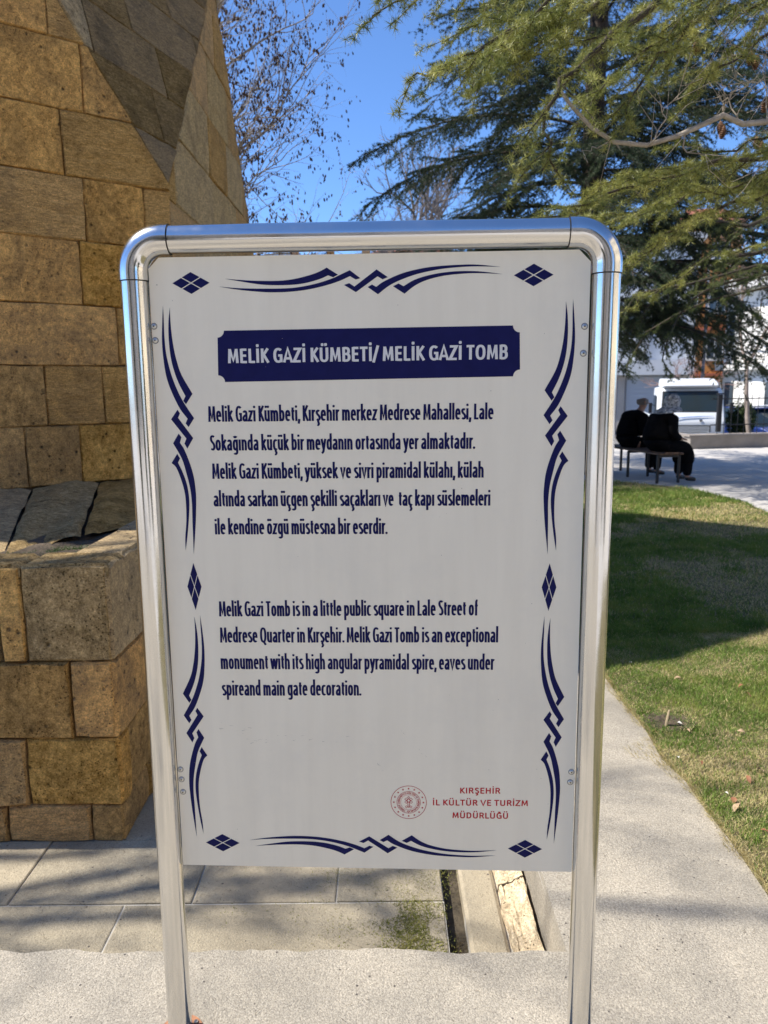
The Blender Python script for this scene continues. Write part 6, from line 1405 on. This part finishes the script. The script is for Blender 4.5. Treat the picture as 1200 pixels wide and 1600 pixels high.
bh, oh, rf = red_house([(-1.6, 50), (6.2, 50.5), (6, 60), (-2, 59.5)], 9.6, 'house with a dark red roof and two chimneys straight behind the sign', wallm('tan_house', (.52, .42, .32)), 1.9)
for (x, y) in ((.6, 2.6), (2.0, 3.2)): 
    m = MB(); m.box((x, y, 11.3), (.55, .5, 1.3)); m.box((x, y, 12.0), (.7, .62, .1)); m.build('chimney', MS['pale'], rf)
red_house([(-31, 50), (-18, 51), (-18, 62), (-31, 61)], 9.0, 'wide pale house with a red roof, hidden behind the tomb', wallm('pale_house', (.58, .55, .50)))
# cream apartment house on the camera's right, facing the sun; unseen, added to bounce warm light onto the shaded sign
foot = [(14.5, 4), (14.5, -16), (26, -16), (26, 4)]; b5, o5 = bld('apartment_building', 'cream sunlit apartment house right of the square, outside the frame', foot, 12.5, wallm('cream_sun', (.72, .60, .42)))
U, NN, L = face_frame(Vector((*foot[0], 0)), Vector((*foot[1], 0)))
for r_ in range(4):
    for k in range(7): win(b5, Vector((0, 0, 0)), U, 1.6+k*2.8, 1.0+r_*3.0, 1.3, 1.5, NN, 1)
for (x0, x1, yb, hh, cc, lb) in ((-20, -5, -17, 10.5, (.62, .50, .36), 'ochre plastered house closing the square behind the camera'), (-3.5, 9.5, -18, 9.0, (.60, .52, .42), 'beige plastered house behind the camera, right of the ochre one')):  # unseen houses added to block blue sky and bounce warm light
    bb_, oo_ = bld('house', lb, [(x1, yb), (x0, yb), (x0, yb-9), (x1, yb-9)], hh+.78, wallm('behind_%d' % x0, cc)); U, NN, L = face_frame(Vector((x1, yb, 0)), Vector((x0, yb, 0)))
    for r_ in range(3):
        for k in range(int(L/2.6)): win(bb_, Vector((0, 0, 0)), U, (k+.5)*2.6, 1.7+r_*3, 1.2, 1.5, NN, 1)
# lamp post and the bush behind the railing
lp = empty('street_lamp', (15.6, 38, SZ)); tag(lp, 'tall thin grey lamp post in front of the orange house', 'street lamp')
m = MB(); m.tube([(0, 0, 0), (0, 0, 4.2), (0, 0, 8)], [.09, .07, .05], 10); m.build('pole', shut_m, lp); m = MB(); m.tube([(0, 0, 7.9), (.3, -.3, 8.2), (.9, -.9, 8.3)], .035, 8); m.box((1.0, -1.0, 8.28), (.5, .2, .1), rad(-45), bev=.03); m.build('lamp_head', shut_m, lp)
tp_ = empty('fence_pillar', (8.02, 18.45, 0)); tag(tp_, 'dark square steel post at the end of the railing, in front of the truck', 'post')
m = MB(); m.box((0, 0, .8), (.10, .10, .88), bev=.008); m.box((0, 0, 1.26), (.13, .13, .03)); m.build('shaft', iron, tp_)
bs_ = empty('shrub', (10.9, 23.4, SZ)); tag(bs_, 'rounded dark green shrub behind the railing beside the truck', 'shrub')
r5 = np.random.default_rng(4); th = r5.uniform(0, 6.28, 2600); u_ = r5.uniform(-1, 1, 2600); rr_ = r5.random(2600)**.4*(.40+.1*np.sin(3*th)); Pp = np.stack([rr_*np.cos(th)*np.sqrt(1-u_**2), rr_*np.sin(th)*np.sqrt(1-u_**2), 1.15+rr_*u_*1.3], 1)
needles('foliage', Pp, Pp*0, .07, .02, 4, leaf_mat('shrub_leaf', [(.03, .05, .02), (.06, .09, .03), (.10, .12, .05)], 6), bs_)
m = MB(); m.tube([(0, 0, 0), (.02, 0, .9)], .03, 6); m.build('stem', grey_bark, bs_)
